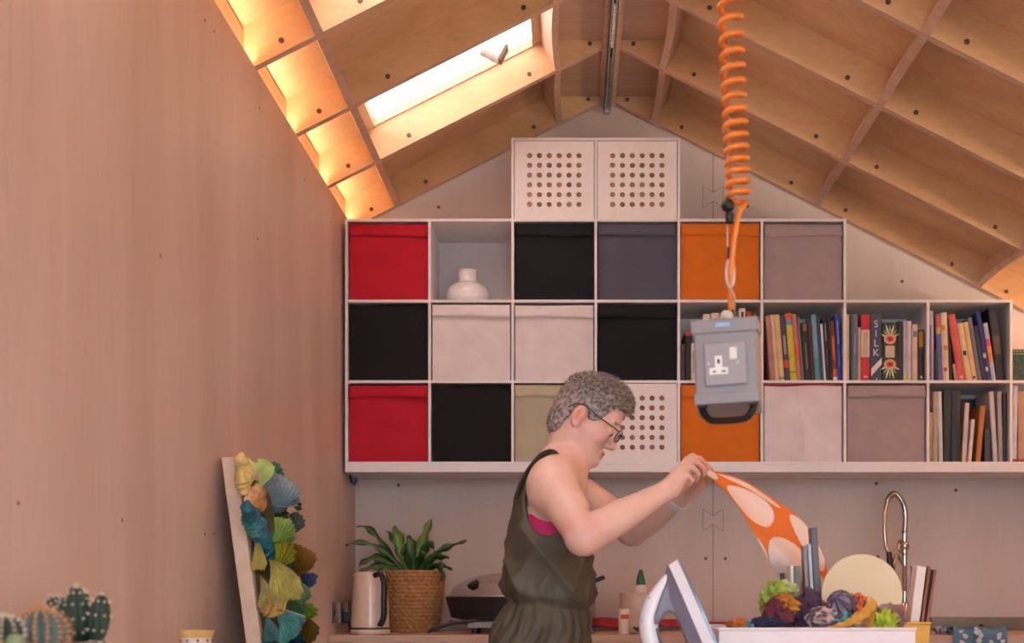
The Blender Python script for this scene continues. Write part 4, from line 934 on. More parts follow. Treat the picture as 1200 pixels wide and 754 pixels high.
slat(918, 923, 672, 740, 3.345, .1, -4, BLACK, 'short black handle standing behind the scraps', d=.006, cat='handle')
# yellow tub with boards
YX0, YX1, YZ = P(1046, 0, 3.12).x, P(1088, 0, 3.12).x, P(0, 731, 3.12).z
YM = mat('yellow_tub', (226, 176, 72), .45, var=.03)
tx0 = bx1+.006
def ring_box(x0, x1, y0, y1, z0, z1, ins, th):
    o = [(x0, y0), (x1, y0), (x1, y1), (x0, y1)]; c = ((x0+x1)/2, (y0+y1)/2)
    sh_ = lambda p, d: (p[0]+(d if p[0] < c[0] else -d), p[1]+(d if p[1] < c[1] else -d))
    V = [(*sh_(p, ins), z0) for p in o]+[(*p, z1) for p in o]+[(*sh_(p, th), z1) for p in o]+[(*sh_(p, ins+th), z0+.004) for p in o]
    return MB().add(V, [(0, 3, 2, 1)]+[(k*4+i, k*4+(i+1) % 4, (k+1)*4+(i+1) % 4, (k+1)*4+i) for k in range(3) for i in range(4)]+[(12, 13, 14, 15)])
yt0, yt1 = 3.375, 3.6
tX0, tX1 = P(1048, 0, yt0).x, P(1091, 0, yt0).x
t = thing('yellow_tub', 'mustard yellow tapered tub holding boards at the box end', 'tub', ((tX0+tX1)/2, 3.46, TT))
part('shell', ring_box(tX0-.03, tX1, yt0, 3.56, TT+.0005, P(0, 731, yt0).z, .012, .005), YM, t, bevel=.002)
part('rim', MB().tube([(tX0-.03, yt0, P(0, 731, yt0).z), (tX1, yt0, P(0, 731, yt0).z)], .004, 8), YM, t, smooth=60)
G2 = 'boards standing in the yellow tub'
slat(1055.3, 1066.3, 664, 798, 3.425, .1, 16.7, mat('white_board', (232, 216, 206), .5, var=.01), 'white board tallest in the yellow tub', 'craft_board', .024, 'board', G2)
slat(1067.3, 1071, 664, 798, 3.425, .1, 17.7, BSL, 'brown board edge right against the white board', 'craft_board', .024, 'board', G2)
slat(1072.8, 1076, 668, 798, 3.425, .1, 19, mat('brown_board_b', (150, 100, 84), .6, var=.08), 'slim brown board outermost in the yellow tub', 'craft_board', .024, 'board', G2)
slat(1049, 1054, 691, 798, 3.49, .1, 2, mat('dark_brown_board', (120, 82, 72), .6, var=.1), 'dark brown short board at the disc side of the yellow tub', 'craft_board', .02, 'board', G2)
slat(1051, 1053.4, 690, 798, 3.42, .1, 3, mat('pinkish_board', (204, 170, 156), .6), 'pinkish short board in front of the white board', 'craft_board', .012, 'board', G2)

# ================================================================== LOW CABINET WITH CACTI ALONG THE LEFT WALL
CT = .93
t = thing('side_cabinet', 'low white cabinet along the tall plywood wall carrying the cacti', 'cabinet', (-.80, 2.5, 0))
part('body', MB().box(-.96, -.66, 1.75, 3.3, .06, CT-.02), cabm, t); part('top', MB().box(-.965, -.64, 1.73, 3.32, CT-.02, CT), WHITE, t, bevel=.002)
part('plinth', MB().box(-.95, -.68, 1.78, 3.27, 0, .06), BLACK, t)
for k in range(3): 
    d_ = part('door', MB().box(-.66, -.642, 1.76+k*.515, 2.265+k*.515, .07, CT-.03), cabm, t, bevel=.002)
    part('knob', MB().sphere((-.632, 1.82+k*.515, .7), .011), DARK, d_, smooth=80)
POTG = mat('grey_pot', (120, 112, 116), .7, var=.08)
def pot(c, r, h, label):
    return single('plant_pot', MB().lathe([(r*.75, 0), (r*.8, .002), (r, h-.012), (r*1.06, h-.012), (r*1.06, h), (r*.92, h), (r*.88, h-.02), (.001, h-.02)], c, 28), POTG, label, 'pot', 'pots with cacti on the low cabinet', smooth=40)
def ribbed(c, rx, rz, n, amp, tilt=0, seg=None, rings=16, top=1.0):
    seg = n*6; V = []; F = []
    R_ = Matrix.Rotation(tilt, 3, 'Y')
    for i in range(rings+1):
        th = -math.pi/2+math.pi*i/rings
        for k in range(seg):
            a = 2*math.pi*k/seg; m_ = 1-amp+amp*abs(math.cos(n*a/2))**.7
            V.append(Vector(c)+R_ @ Vector((math.cos(a)*math.cos(th)*rx*m_, math.sin(a)*math.cos(th)*rx*m_, math.sin(th)*rz)))
    F = [(i*seg+k, i*seg+(k+1) % seg, (i+1)*seg+(k+1) % seg, (i+1)*seg+k) for i in range(rings) for k in range(seg)]
    return MB().add(V, F)
def spines(c, rx, rz, n, amp, rows, m, parent, tilt=0, tuft=.004, L=.006):
    mb = MB(); R_ = Matrix.Rotation(tilt, 3, 'Y'); rnd = random.Random(int(rx*1e5)+n)
    for k in range(n):
        a = 2*math.pi*k/n
        for i in range(rows):
            th = -1.1+2.55*i/(rows-1)
            q = Vector((math.cos(a)*math.cos(th)*rx, math.sin(a)*math.cos(th)*rx, math.sin(th)*rz)); nn = Vector((q.x/rx**2, q.y/rx**2, q.z/rz**2)).normalized()
            p = Vector(c)+R_ @ q; nn = R_ @ nn
            mb.sphere(p, tuft, 6, 4)
            for s in range(5):
                d = (nn+Vector((rnd.uniform(-1, 1), rnd.uniform(-1, 1), rnd.uniform(-1, 1)))*.8).normalized(); mb.tube([p, p+d*L], [.0006, .0001], 3)
    o = part('spines', mb, m, parent); o['kind'] = 'stuff'
CY = 2.30
CG = mat('cactus_green', (36, 60, 44), .6, var=.08, scale=40); CW_ = mat('cactus_spine', (216, 200, 176), .8); CB = mat('barrel_green', (84, 104, 100), .6, var=.06); CO = mat('barrel_spine', (206, 150, 104), .8)
pz = lambda py, Y: CZ+(VY-py)*Y/FPX
p0 = P(98, 752, CY); rimz = p0.z; hp_ = rimz-CT
pot(Vector((p0.x, CY, CT+.0005)), .034, hp_, 'grey pot with the branching columnar cactus')
t = thing('columnar_cactus', 'dark green branching cactus with white spine tufts', 'cactus', (p0.x, CY, rimz-.018))
for (px, py, dy, rxp, rzp, tl) in ((91, 723, 0, 15, 34, -.05), (76, 714, .01, 10, 14, -.35), (62, 706, .0, 8, 7, -.5), (89, 699, .012, 10, 13, .0), (96, 707, .006, 8, 13, .35), (116, 726, -.01, 13, 29, .12), (104, 735, .02, 12, 22, .0)):
    c = P(px, py, CY+dy); s = CY/FPX
    st_ = part('stem', ribbed(c, rxp*s, rzp*s, 8, .16, tl), CG, t, smooth=60)
    spines(c, rxp*s, rzp*s, 8, .16, max(4, int(rzp/5)), CW_, st_, tl, .0022, .006)
p1 = P(46, 757, 2.12)
pot(Vector((P(46, 0, 2.12).x, 2.12, CT+.0005)), .042, max(.03, p1.z-CT), 'grey pot with the fuzzy striped barrel cactus')
t = thing('barrel_cactus', 'round grey-green barrel cactus striped with tan spines', 'cactus', (p1.x, 2.12, p1.z-.018))
c = P(46, 742, 2.12); s = 2.12/FPX
st_ = part('stem', ribbed(c, 33*s, 28*s, 14, .14), CB, t, smooth=60); spines(c, 33*s, 28*s, 14, .1, 12, CO, st_, 0, .0030, .010)
p2 = P(4, 757, 1.98)
pot(Vector((P(4, 0, 1.98).x, 1.98, CT+.0005)), .034, max(.03, P(0, 757, 1.98).z-CT), 'grey pot with the small dark barrel cactus')
t = thing('barrel_cactus', 'small dark green barrel cactus with pale ribs at the frame edge', 'cactus', (P(4, 0, 1.98).x, 1.98, P(0, 757, 1.98).z-.018))
c = P(4, 742, 1.98); s = 1.98/FPX
st_ = part('stem', ribbed(c, 24*s, 20*s, 10, .16), CG, t, smooth=60); spines(c, 24*s, 20*s, 10, .1, 9, CW_, st_, 0, .0026, .006)
c = P(18, 752, 1.90); s = 1.9/FPX
t = thing('button_cactus', 'tiny round pale green cactus in front of the barrel cacti', 'cactus', (c.x, 1.9, CT+.0005))
part('stem', ribbed(c, 11*s, 9*s, 9, .1), mat('button_green', (132, 146, 110), .7), t, smooth=60)
part('pot', MB().lathe([(.018, 0), (.024, max(.02, c.z-.004-CT)), (.001, max(.02, c.z-.004-CT)-.004)], (c.x, 1.9, CT+.0005), 20), mat('terracotta', (170, 110, 84), .8), t, smooth=40)
# little cup
c = P(230, 0, 2.9); zr = P(0, 739, 2.9).z; r = 21.5*2.9/FPX
t = thing('ceramic_cup', 'small flared white cup with a yellow rim and dark dots', 'cup', (c.x, 2.9, CT))
hC = zr-CT
part('body', MB().lathe([(r*.6, .0005), (r*.8, .004), (r*.84, hC*.5), (r*.8, hC-.03), (r*.81, hC-.022), (r*.84, hC-.016)], (c.x, 2.9, CT), 30), mat('white_glaze', (226, 206, 190), .35, var=.02), t, smooth=50)
part('rim', MB().lathe([(r*.84, hC-.016), (r*.92, hC-.008), (r, hC), (r*.94, hC), (r*.88, hC-.007), (r*.7, hC-.04), (.001, hC-.042)], (c.x, 2.9, CT), 30), mat('yellow_glaze', (218, 178, 110), .35), t, smooth=50)
for k in range(9):
    a = 2*math.pi*k/9+.2; part('dot', MB().sphere((c.x+math.cos(a)*r*.81, 2.9+math.sin(a)*r*.81, CT+hC-.022), (.003, .003, .003), 8, 6), DARK, t, smooth=80)

# ================================================================== LEANING TEXTILE PANEL
ay0, ay1, az1 = 3.54, 4.06, P(0, 536, 3.54).z
lean = .135
def apt(y, z, d): return Vector((XL+.012+lean*(az1-z)+d, y, z))
t = thing('textile_panel', 'cream panel leaning on the plywood wall covered in green, teal and ochre pleated fabric', 'artwork', (XL+.2, 3.88, 0))
V = [apt(y, z, d) for d in (0, .042) for y in (ay0, ay1) for z in (.0, az1)]
part('panel', MB().add(V, [(0, 1, 3, 2), (4, 6, 7, 5), (0, 4, 5, 1), (2, 3, 7, 6), (0, 2, 6, 4), (1, 5, 7, 3)]), mat('linen_edge', (222, 190, 166), .8, var=.03, bump=.2, bscale=300), t, bevel=.004)
def pan(px, py, d=.06):
    z = 1.2
    for _ in range(4):
        X = XL+.012+lean*(az1-z)+.042+d; Y = -X*FPX/(VX-px); z = CZ+(VY-py)*Y/FPX
    return Y, z, d
def fan(px, py, ang, Rp, spread, n, col, dome=.35, seed=0, frill=.12, d=.05):
    "pleated shell of cloth standing off the panel and opening towards the room"
    n = max(5, int(n*.62)); frill *= .45
    Y, z, _ = pan(px, py, d); R_ = Rp*Y/FPX; o = apt(Y, z, .042+d)
    m = mat('pleat_%d_%d_%d' % col, col, .40, var=.10, scale=30, bump=.2)
    mb = MB(); a0 = math.radians(ang); e1 = Vector((.80, .60, 0)); nn = Vector((.60, -.80, 0)); up = Vector((0, 0, 1))
    def fn(u, v):
        th = a0+(u-.5)*math.radians(spread); r = R_*(.06+.94*v)*(1-.22*abs(2*u-1)**4)*(1+frill*v**4*.5*math.sin(u*n*1.3+seed))
        tri = 2*abs((u*n) % 1-.5)
        pl = (tri-.5)*R_*(.03+.20*v)*spread/90*8/n
        lift = dome*R_*math.sin(math.pi*(.12+.80*v))*(1-.5*abs(2*u-1)**2)+frill*R_*.5*v**5*math.sin(u*n*.9+seed*2)
        p = o+e1*(math.cos(th)*r)+up*(math.sin(th)*r)+nn*(lift+pl)
        face = apt(p.y, p.z, .045).x
        if p.x < face: p.x = face+.002*tri
        p.y = max(ay0-.006, p.y)
        return p
    mb.grid(fn, n*4+1, 12); return part('fabric_ruffle', mb, m, t, smooth=25, solid=.0016)
bs_ = MB(); bs_.grid(lambda u, v: apt(ay0+.03+(ay1-ay0-.05)*u, .05+(az1-.10)*v, .047+.010*mnoise.noise(Vector((u*9, v*16, 3)))+.006*mnoise.noise(Vector((u*30, v*50, 1)))), 40, 90)
part('fabric_base', bs_, mat('dark_green_base', (62, 84, 58), .6, var=.2, scale=14, rgb2=(96, 84, 34)), t, smooth=60, solid=.002)
def roll(pts, r, col, d=.05, tw=14):
    m = mat('pleat_%d_%d_%d' % col, col, .38, var=.10, scale=30, bump=.2)
    q = [apt(*pan(a, b, d)[:2], .042+d) for a, b in pts]; q = spline(q, 12); n = len(q)
    mb = MB().tube(q, [r*(.55+.45*math.sin(math.pi*min(1, (i+1)/(n)*.98)))*(1+.16*math.sin(i*tw/12)) for i in range(n)], 14, flat=.8)
    V = []
    for i, v in enumerate(mb.v):
        k = i % 14; row = i//14; c = q[row]; v = Vector(v); V.append(c+(v-c)*(1+.14*math.sin(k*2*math.pi/14*3+row*.55)))
    mb.v = V; return part('fabric_roll', mb, m, t, smooth=60)
CRE, LIM, TEA, OLI, MUS, BLU, PGR, DGR, GOL, PEA = (228, 192, 116), (168, 186, 88), (24, 104, 122), (132, 136, 40), (150, 124, 30), (110, 142, 156), (138, 184, 140), (54, 92, 60), (132, 92, 24), (226, 170, 112)
CRE, TEA, MUS, GOL = (226, 194, 120), (24, 100, 118), (158, 134, 34), (124, 88, 30)
roll([(281, 537), (287, 548), (284, 563), (288, 578)], .024, CRE, .02, 30)
roll([(291, 586), (300, 578), (309, 577)], .022, (226, 176, 126), .03, 30); roll([(294, 594), (303, 593), (309, 588)], .018, (214, 160, 100), .03, 30)
fan(294, 570, 74, 36, 62, 14, (172, 190, 92), .3, 1); fan(287, 572, 88, 34, 50, 10, (206, 190, 110), .3, 2, d=.02)
fan(315, 564, 52, 22, 80, 8, (76, 116, 96), .3, 3, .5); fan(318, 596, 62, 40, 112, 18, (142, 162, 172), .55, 4); fan(322, 588, 50, 30, 100, 14, (96, 130, 142), .5, 5, .3)
fan(326, 588, -75, 14, 150, 12, (160, 164, 166), .3, 6, .4); fan(338, 590, 10, 16, 110, 8, (84, 124, 92), .3, 7, .4)
roll([(288, 593), (296, 607), (304, 622), (312, 638), (318, 655)], .027, TEA, .04, 26); roll([(290, 598), (293, 612), (298, 628)], .020, (54, 124, 108), .03, 26)
fan(317, 636, 42, 34, 84, 16, (142, 176, 84), .4, 8); fan(322, 612, 60, 22, 90, 9, (52, 84, 62), .3, 9, .4, .03); fan(340, 628, 66, 27, 60, 8, (82, 102, 92), .4, 10, .3)
fan(320, 668, 58, 36, 66, 9, (142, 142, 36), .3, 11); fan(341, 678, 66, 40, 78, 14, GOL, .5, 12); fan(352, 660, 0, 12, 150, 9, (108, 74, 34), .4, 13, .3)
fan(290, 625, -84, 46, 36, 8, MUS, .25, 14, .3, .02); fan(300, 652, -66, 64, 72, 20, (160, 142, 36), .35, 15, .3); fan(296, 672, -78, 50, 44, 12, (140, 112, 26), .25, 16, .3, .02); fan(314, 664, -52, 44, 60, 14, (176, 160, 50), .35, 17, .3)
roll([(328, 658), (336, 664), (342, 674)], .022, (26, 90, 110), .05, 26); fan(337, 676, -62, 38, 66, 12, (144, 178, 132), .4, 18, .3)
fan(353, 694, 66, 25, 70, 8, (72, 84, 116), .35, 19, .4); fan(346, 706, -48, 28, 84, 12, (142, 162, 52), .4, 20, .4); fan(340, 700, -70, 26, 80, 10, (96, 140, 90), .35, 21, .3)
fan(331, 714, -56, 34, 74, 14, (152, 182, 192), .35, 22, .3); fan(354, 720, -76, 34, 70, 11, (124, 92, 34), .45, 23, .4); fan(318, 708, -90, 17, 150, 14, (176, 124, 52), .3, 24, .5)
fan(303, 722, -46, 40, 86, 18, (30, 112, 100), .35, 25, .2); fan(298, 722, -76, 36, 60, 12, (24, 84, 84), .3, 26, .2, .02); fan(336, 738, -70, 30, 90, 12, (34, 70, 96), .4, 27, .3)
for k in range(12):
    rnd = random.Random(90+k); fan(312+rnd.uniform(-6, 40), 762+k*12, rnd.uniform(-120, 60), 40, 100, 14, [(142, 176, 84), TEA, MUS, (144, 178, 132), GOL, (142, 162, 172)][k % 6], .4, 40+k, .3)
# ================================================================== THE WOMAN
class Field:
    "signed distance samples on a grid; shapes are blended in, then the zero surface is meshed"
    def __init__(s, lo, hi, h):
        s.lo = np.array(lo, np.float32); s.h = h; s.n = np.ceil((np.array(hi)-np.array(lo))/h).astype(int)+1
        s.F = np.full(s.n, .5, np.float32)
    def sub(s, lo, hi, pad):
        a = np.clip(np.floor((np.array(lo)-pad-s.lo)/s.h).astype(int), 0, s.n); b = np.clip(np.ceil((np.array(hi)+pad-s.lo)/s.h).astype(int)+1, 0, s.n)
        sl = tuple(slice(int(i), int(j)) for i, j in zip(a, b))
        g = [(s.lo[i]+s.h*np.arange(int(a[i]), int(b[i]), dtype=np.float32)) for i in range(3)]
        return sl, g[0][:, None, None], g[1][None, :, None], g[2][None, None, :]
    def put(s, sl, d, k, op='u'):
        f = s.F[sl]
        if f.size == 0: return
        if op == 'u':
            if k > 0:
                hh = np.clip(.5+.5*(f-d)/k, 0, 1); s.F[sl] = f*(1-hh)+d*hh-k*hh*(1-hh)
            else: s.F[sl] = np.minimum(f, d)
        else:
            d = -d
            if k > 0:
                hh = np.clip(.5-.5*(f-d)/k, 0, 1); s.F[sl] = f*(1-hh)+d*hh+k*hh*(1-hh)
            else: s.F[sl] = np.maximum(f, d)
    def cone(s, a, b, r0, r1, k=.01, op='u'):
        a = np.array(a, np.float32); b = np.array(b, np.float32); R = max(r0, r1)
        sl, x, y, z = s.sub(np.minimum(a, b)-R, np.maximum(a, b)+R, .03+k)
        d = b-a; L2 = float(d@d)+1e-9
        t = np.clip(((x-a[0])*d[0]+(y-a[1])*d[1]+(z-a[2])*d[2])/L2, 0, 1)
        dist = np.sqrt((x-a[0]-t*d[0])**2+(y-a[1]-t*d[1])**2+(z-a[2]-t*d[2])**2)-(r0+(r1-r0)*t)
        s.put(sl, dist, k, op)
    def chain(s, pts, rs, k=.01):
        for i in range(len(pts)-1): s.cone(pts[i], pts[i+1], rs[i], rs[i+1], k if i == 0 else min(k, .004))
    def ell(s, c, r, R=None, k=.01, op='u'):
        c = np.array(c, np.float32); r = np.array(r, np.float32); m = float(r.max())
        sl, x, y, z = s.sub(c-m, c+m, .03+k)
        X, Y, Z = x-c[0], y-c[1], z-c[2]
        if R is not None:
            R = np.array(R, np.float32)  # rows: local axes in world space
            X, Y, Z = R[0][0]*X+R[0][1]*Y+R[0][2]*Z, R[1][0]*X+R[1][1]*Y+R[1][2]*Z, R[2][0]*X+R[2][1]*Y+R[2][2]*Z
        q = np.sqrt((X/r[0])**2+(Y/r[1])**2+(Z/r[2])**2); g = np.sqrt((X/r[0]**2)**2+(Y/r[1]**2)**2+(Z/r[2]**2)**2)+1e-6
        s.put(sl, q*(q-1)/g, k, op)
    def mesh(s):
        F = s.F; ins = F < 0; n = s.n
        cnt = np.zeros(n-1, np.int8)
        for i in (0, 1):
            for j in (0, 1):
                for k in (0, 1): cnt += ins[i:n[0]-1+i, j:n[1]-1+j, k:n[2]-1+k]
        I, J, K = np.nonzero((cnt > 0) & (cnt < 8))
        idx = np.full(n-1, -1, np.int64); idx[I, J, K] = np.arange(len(I))
        acc = np.zeros((len(I), 3)); num = np.zeros(len(I))
        for ax in range(3):
            for p in (0, 1):
                for q in (0, 1):
                    o = [0, 0, 0]; oth = [a for a in range(3) if a != ax]; o[oth[0]] = p; o[oth[1]] = q
                    e = list(o); e[ax] = 1
                    f0 = F[I+o[0], J+o[1], K+o[2]]; f1 = F[I+e[0], J+e[1], K+e[2]]; m = (f0 < 0) != (f1 < 0)
                    t = np.where(m, f0/np.where(m, f0-f1, 1), 0)
                    pt = np.tile(np.array(o, float), (len(I), 1)); pt[:, ax] = t
                    acc[m] += pt[m]; num[m] += 1
        V = (np.stack([I, J, K], 1)+acc/num[:, None])*s.h+s.lo
        Q = []
        for ax in range(3):
            o1, o2 = [a for a in range(3) if a != ax]
            if ax == 1: o1, o2 = o2, o1
            A = ins.take(range(0, n[ax]-1), ax); B = ins.take(range(1, n[ax]), ax)
            P_ = np.stack(np.nonzero(A != B), 1); ok = (P_[:, o1] > 0) & (P_[:, o2] > 0) & (P_[:, o1] < n[o1]-1) & (P_[:, o2] < n[o2]-1); P_ = P_[ok]
            fl = A[P_[:, 0], P_[:, 1], P_[:, 2]]
            def c(d1, d2):
                q = P_.copy(); q[:, o1] += d1; q[:, o2] += d2; return idx[q[:, 0], q[:, 1], q[:, 2]]
            quad = np.stack([c(-1, -1), c(0, -1), c(0, 0), c(-1, 0)], 1); quad[~fl] = quad[~fl][:, ::-1]; Q.append(quad)
        return V, np.concatenate(Q)
def np_obj(name, V, Q, m, parent, smooth_it=2):
    # a little relaxing removes the grid stepping
    for _ in range(smooth_it):
        S = np.zeros_like(V); N = np.zeros(len(V))
        for a in range(4):
            for b in ((a+1) % 4, (a+3) % 4): np.add.at(S, Q[:, a], V[Q[:, b]]); np.add.at(N, Q[:, a], 1)
        V = V*.45+.55*S/np.maximum(N, 1)[:, None]
    off = np.array(wloc(parent)); me = bpy.data.meshes.new(name)
    me.from_pydata((V-off).tolist(), [], Q.tolist()); me.polygons.foreach_set('use_smooth', [True]*len(me.polygons)); me.materials.append(m)
    o = bpy.data.objects.new(name, me); C.objects.link(o); o.parent = parent
    return o, V
PY = 3.55
wo = thing('person', 'woman in a sleeveless olive jumpsuit and glasses shaking out an orange cloth', 'person', (-.08, PY, 0))
# head frame: forward f, side s, up u
HC = P(690, 485, PY); th = math.radians(29)
hf = Vector((math.cos(th), 0, -math.sin(th))); hs = Vector((0, 1, 0)); hu = Vector((math.sin(th), 0, math.cos(th)))
RH = [list(hf), list(hs), list(hu)]
def hp(f, s, u): return HC+hf*f+hs*s+hu*u
h = .0037
B = Field((-.36, 3.02, .78), (.50, 4.00, 1.72), h)
# torso: stacked ellipses (z, centre x, half depth, half width)
def sec(y, b, f, hw): s = FPX/PY; return (CZ+(VY-y)/s, ((b+f)/2-VX)/s, (f-b)/2/s, hw)
BODY = [sec(536, 644, 674, .055), sec(550, 631, 680, .11), sec(570, 621, 680, .150), sec(600, 610, 683, .152), sec(640, 603, 689, .142), sec(680, 601, 684, .128), sec(705, 599, 684, .132), sec(754, 583, 686, .168), sec(800, 584, 684, .175)][::-1]
def torso(fld, secs, grow=0, k=.0, zmin=-9, zmax=9, shift=None, fold=None):
    Z = np.array([q[0] for q in secs]); z_lo, z_hi = max(Z[0], zmin), min(Z[-1], zmax)
    sl, x, y, z = fld.sub((-.5, PY-.3, z_lo-.03), (.3, PY+.3, z_hi+.03), .0)
    zz = z+(shift*(x+.07) if shift else 0)
    zz = np.broadcast_to(zz, np.broadcast_shapes(x.shape, zz.shape)) if shift else z
    f = lambda i: np.interp(zz.ravel(), Z, [q[i] for q in secs]).reshape(zz.shape).astype(np.float32)
    cx_, a, b = f(1), f(2)+grow, f(3)+grow
    e = 2.35
    q = ((np.abs((x-cx_)/a)**e+np.abs((y-PY)/b)**e)+1e-9)**(1/e)
    d = (q-1)*np.minimum(a, b)*.9
    if fold is not None: d = d-fold(x-cx_, y-PY, zz)
    d = np.maximum(d, np.maximum(z_lo-z, z-z_hi))
    fld.put(sl, d.astype(np.float32), k)
torso(B, BODY)
# shoulders and arms, defined by photo pixels and distance
SHn, ELn, WRn = P(647, 570, 3.40), P(684, 630, 3.20), P(785, 573, 3.33)
SHf, ELf, WRf = P(655, 566, 3.72), P(741, 622, 3.86), P(796, 586, 3.66)
for SH in (SHn, SHf):
    B.ell(SH, (.058, .052, .064), k=.05); B.cone(SH+Vector((0, 0, .035)), P(662, 541, PY), .030, .042, .05)
def arm(S, E, W):
    m = S.lerp(E, .5); B.chain([S, S.lerp(E, .35), m, E], [.054, .053, .049, .042], .03)
    B.cone(S.lerp(E, .1)+Vector((.01, 0, .0)), S.lerp(E, .55)+Vector((.012, 0, .008)), .045, .040, .02)
    B.ell(E, (.042, .038, .041), k=.02)
    B.chain([E, E.lerp(W, .22), E.lerp(W, .45), E.lerp(W, .75), W], [.039, .0445, .041, .031, .0255], .018)
arm(SHn, ELn, WRn); arm(SHf, ELf, WRf)
# neck and head
B.chain([P(657, 562, PY), P(663, 540, PY), hp(-.022, 0, -.065)], [.064, .056, .054], .035)
B.cone(P(664, 565, PY), hp(.008, 0, -.085), .036, .030, .02)
for s in (-1, 1): B.cone(P(672, 568, PY+.02*s), hp(-.03, .052*s, -.055), .012, .014, .02)
B.ell(hp(-.004, 0, .012), (.088, .0725, .082), RH, .02)
B.ell(hp(.046, 0, .022), (.041, .057, .046), RH, .02)
B.ell(hp(.033, 0, -.052), (.050, .055, .066), RH, .02)
for s in (-1, 1):
    B.cone(hp(-.006, .056*s, -.062), hp(.066, .018*s, -.106), .015, .014, .02)
    B.ell(hp(.056, .040*s, -.042), (.025, .020, .022), RH, .015)
    B.cone(hp(.080, .012*s, .004), hp(.068, .045*s, .004), .010, .009, .012)
B.ell(hp(.073, 0, -.110), (.018, .022, .016), RH, .012)
B.cone(hp(.085, 0, .0), hp(.1, 0, -.046), .0075, .0105, .009)
B.ell(hp(.1005, 0, -.050), (.0105, .0100, .0095), RH, .005)
for s in (-1, 1):
    B.ell(hp(.090, .0125*s, -.054), (.010, .0065, .0075), RH, .005); B.ell(hp(.095, .007*s, -.0625), (.005, .003, .004), RH, .002, 'd')
    B.ell(hp(.094, .033*s, -.017), (.017, .017, .012), RH, .010, 'd')
    B.ell(hp(.073, .032*s, -.017), (.0135, .0145, .0125), RH, .003)
    # ears: shell with hollow
    Re = Matrix.Rotation(.15*s, 3, 'Z')
    B.ell(hp(-.018, .076*s, -.026), (.0195, .012, .031), RH, .006); B.ell(hp(-.014, .077*s, -.048), (.010, .007, .011), RH, .005)
    B.ell(hp(-.0145, .0885*s, -.023), (.0115, .0105, .0205), RH, .002, 'd'); B.ell(hp(-.006, .084*s, -.032), (.005, .006, .008), RH, .002)
B.cone(hp(.0835, -.017, -.079), hp(.0835, .017, -.079), .0055, .0055, .006); B.ell(hp(.0875, 0, -.0775), (.0065, .016, .0055), RH, .005)
B.ell(hp(.0845, 0, -.0905), (.0075, .018, .0062), RH, .006)
B.cone(hp(.0955, -.022, -.0842), hp(.0955, .022, -.0842), .0042, .0042, .003, 'd')
# hands: palm and five fingers each
def hand(W, kn, palm_w, fingers, thumb, rp=.0155):
    kn = [Vector(q) for q in kn]
    for q in kn: B.cone(W.lerp(q, .06), q, .019, rp*.82, .012)
    for a, b in zip(kn[:-1], kn[1:]): B.cone(a, b, .0105, .0105, .008)
    c = W.lerp((kn[0]+kn[-1])/2, .55); B.cone(c, W, .021, .024, .012)
    for fpts, r in fingers: B.chain(fpts, [r*1.12, r*1.04, r*.95, r*.82][:len(fpts)], .003)
    B.chain(thumb, [.0175, .0125, .0108, .0092], .006)
N = lambda px, py, Y: P(px, py, Y)
# near (right) hand, back of the hand up, fingertips pinching the cloth
kn = [N(811, 537, 3.395), N(807, 541, 3.372), N(803, 548, 3.352), N(799, 556, 3.335)]
hand(WRn, kn, .04, [
 ([kn[0], N(820, 538, 3.41), N(827, 545, 3.425), N(827, 552, 3.43)], .0080),
 ([kn[1], N(816.5, 542, 3.380), N(824, 549, 3.395), N(824.5, 557, 3.405)], .0082),
 ([kn[2], N(812.5, 549, 3.352), N(818, 556, 3.365), N(816, 563, 3.38)], .0078),
 ([kn[3], N(806.5, 557, 3.333), N(811, 563, 3.342), N(809, 569, 3.355)], .0068)],
 [N(792, 561, 3.375), N(806, 553, 3.41), N(817, 552, 3.43), N(825, 554.5, 3.438)])
# far (left) hand, seen below it
kn = [N(817, 560, 3.535), N(819, 564, 3.558), N(819, 569, 3.578), N(817, 575, 3.595)]
hand(WRf, kn, .04, [
 ([kn[0], N(824, 551, 3.52), N(829, 547, 3.50), N(831, 551, 3.485)], .0080),
 ([kn[1], N(828, 556, 3.54), N(833, 551, 3.52), N(835, 554, 3.50)], .0082),
 ([kn[2], N(828, 563, 3.565), N(833, 558, 3.55), N(833, 557, 3.53)], .0078),
 ([kn[3], N(825, 570, 3.585), N(830, 566, 3.575), N(831, 563, 3.56)], .0068)],
 [N(806, 574, 3.59), N(814, 566, 3.52), N(821, 559, 3.49), N(829, 555, 3.475)])
SKIN = attr_mat('skin', .45, .03, .15, 260)
V, Q = B.mesh(); bo, V = np_obj('body', V, Q, SKIN, wo, 2)
# skin tint: lips, ears, nose, elbows and finger ends a little redder
base = np.array(lin((230, 188, 172))); red = np.array(lin((212, 134, 118))); lip = np.array(lin((206, 134, 122)))
col = np.tile(base, (len(V), 1)); nz = np.array([mnoise.fractal(Vector(p)*22, 1, 2, 3) for p in V]); col *= (1+.07*nz)[:, None]
def tint(c, r, tgt, amt):
    global col
    w_ = amt*np.exp(-((V-np.array(c))**2).sum(1)/(r*r)); col = col*(1-w_[:, None])+tgt*w_[:, None]
for c, r, a in ((ELn, .05, .75), (ELf, .05, .6), (hp(.1, 0, -.05), .018, .3), (hp(-.018, -.078, -.03), .03, .7), (hp(-.018, .078, -.03), .03, .7), (N(827, 550, 3.43), .05, .75), (N(820, 562, 3.5), .06, .6), (hp(.06, -.045, -.045), .03, .45), (hp(.06, .045, -.045), .03, .45), (P(668, 548, 3.48), .06, .35)): tint(c, r, red, a)
L_ = (V-np.array(HC)); fu = np.stack([L_@np.array(hf), L_[:, 1], L_@np.array(hu)], 1)
ml = (fu[:, 0] > .082) & (np.abs(fu[:, 1]) < .021) & (np.abs(fu[:, 2]+.084) < .0115); col[ml] = lip
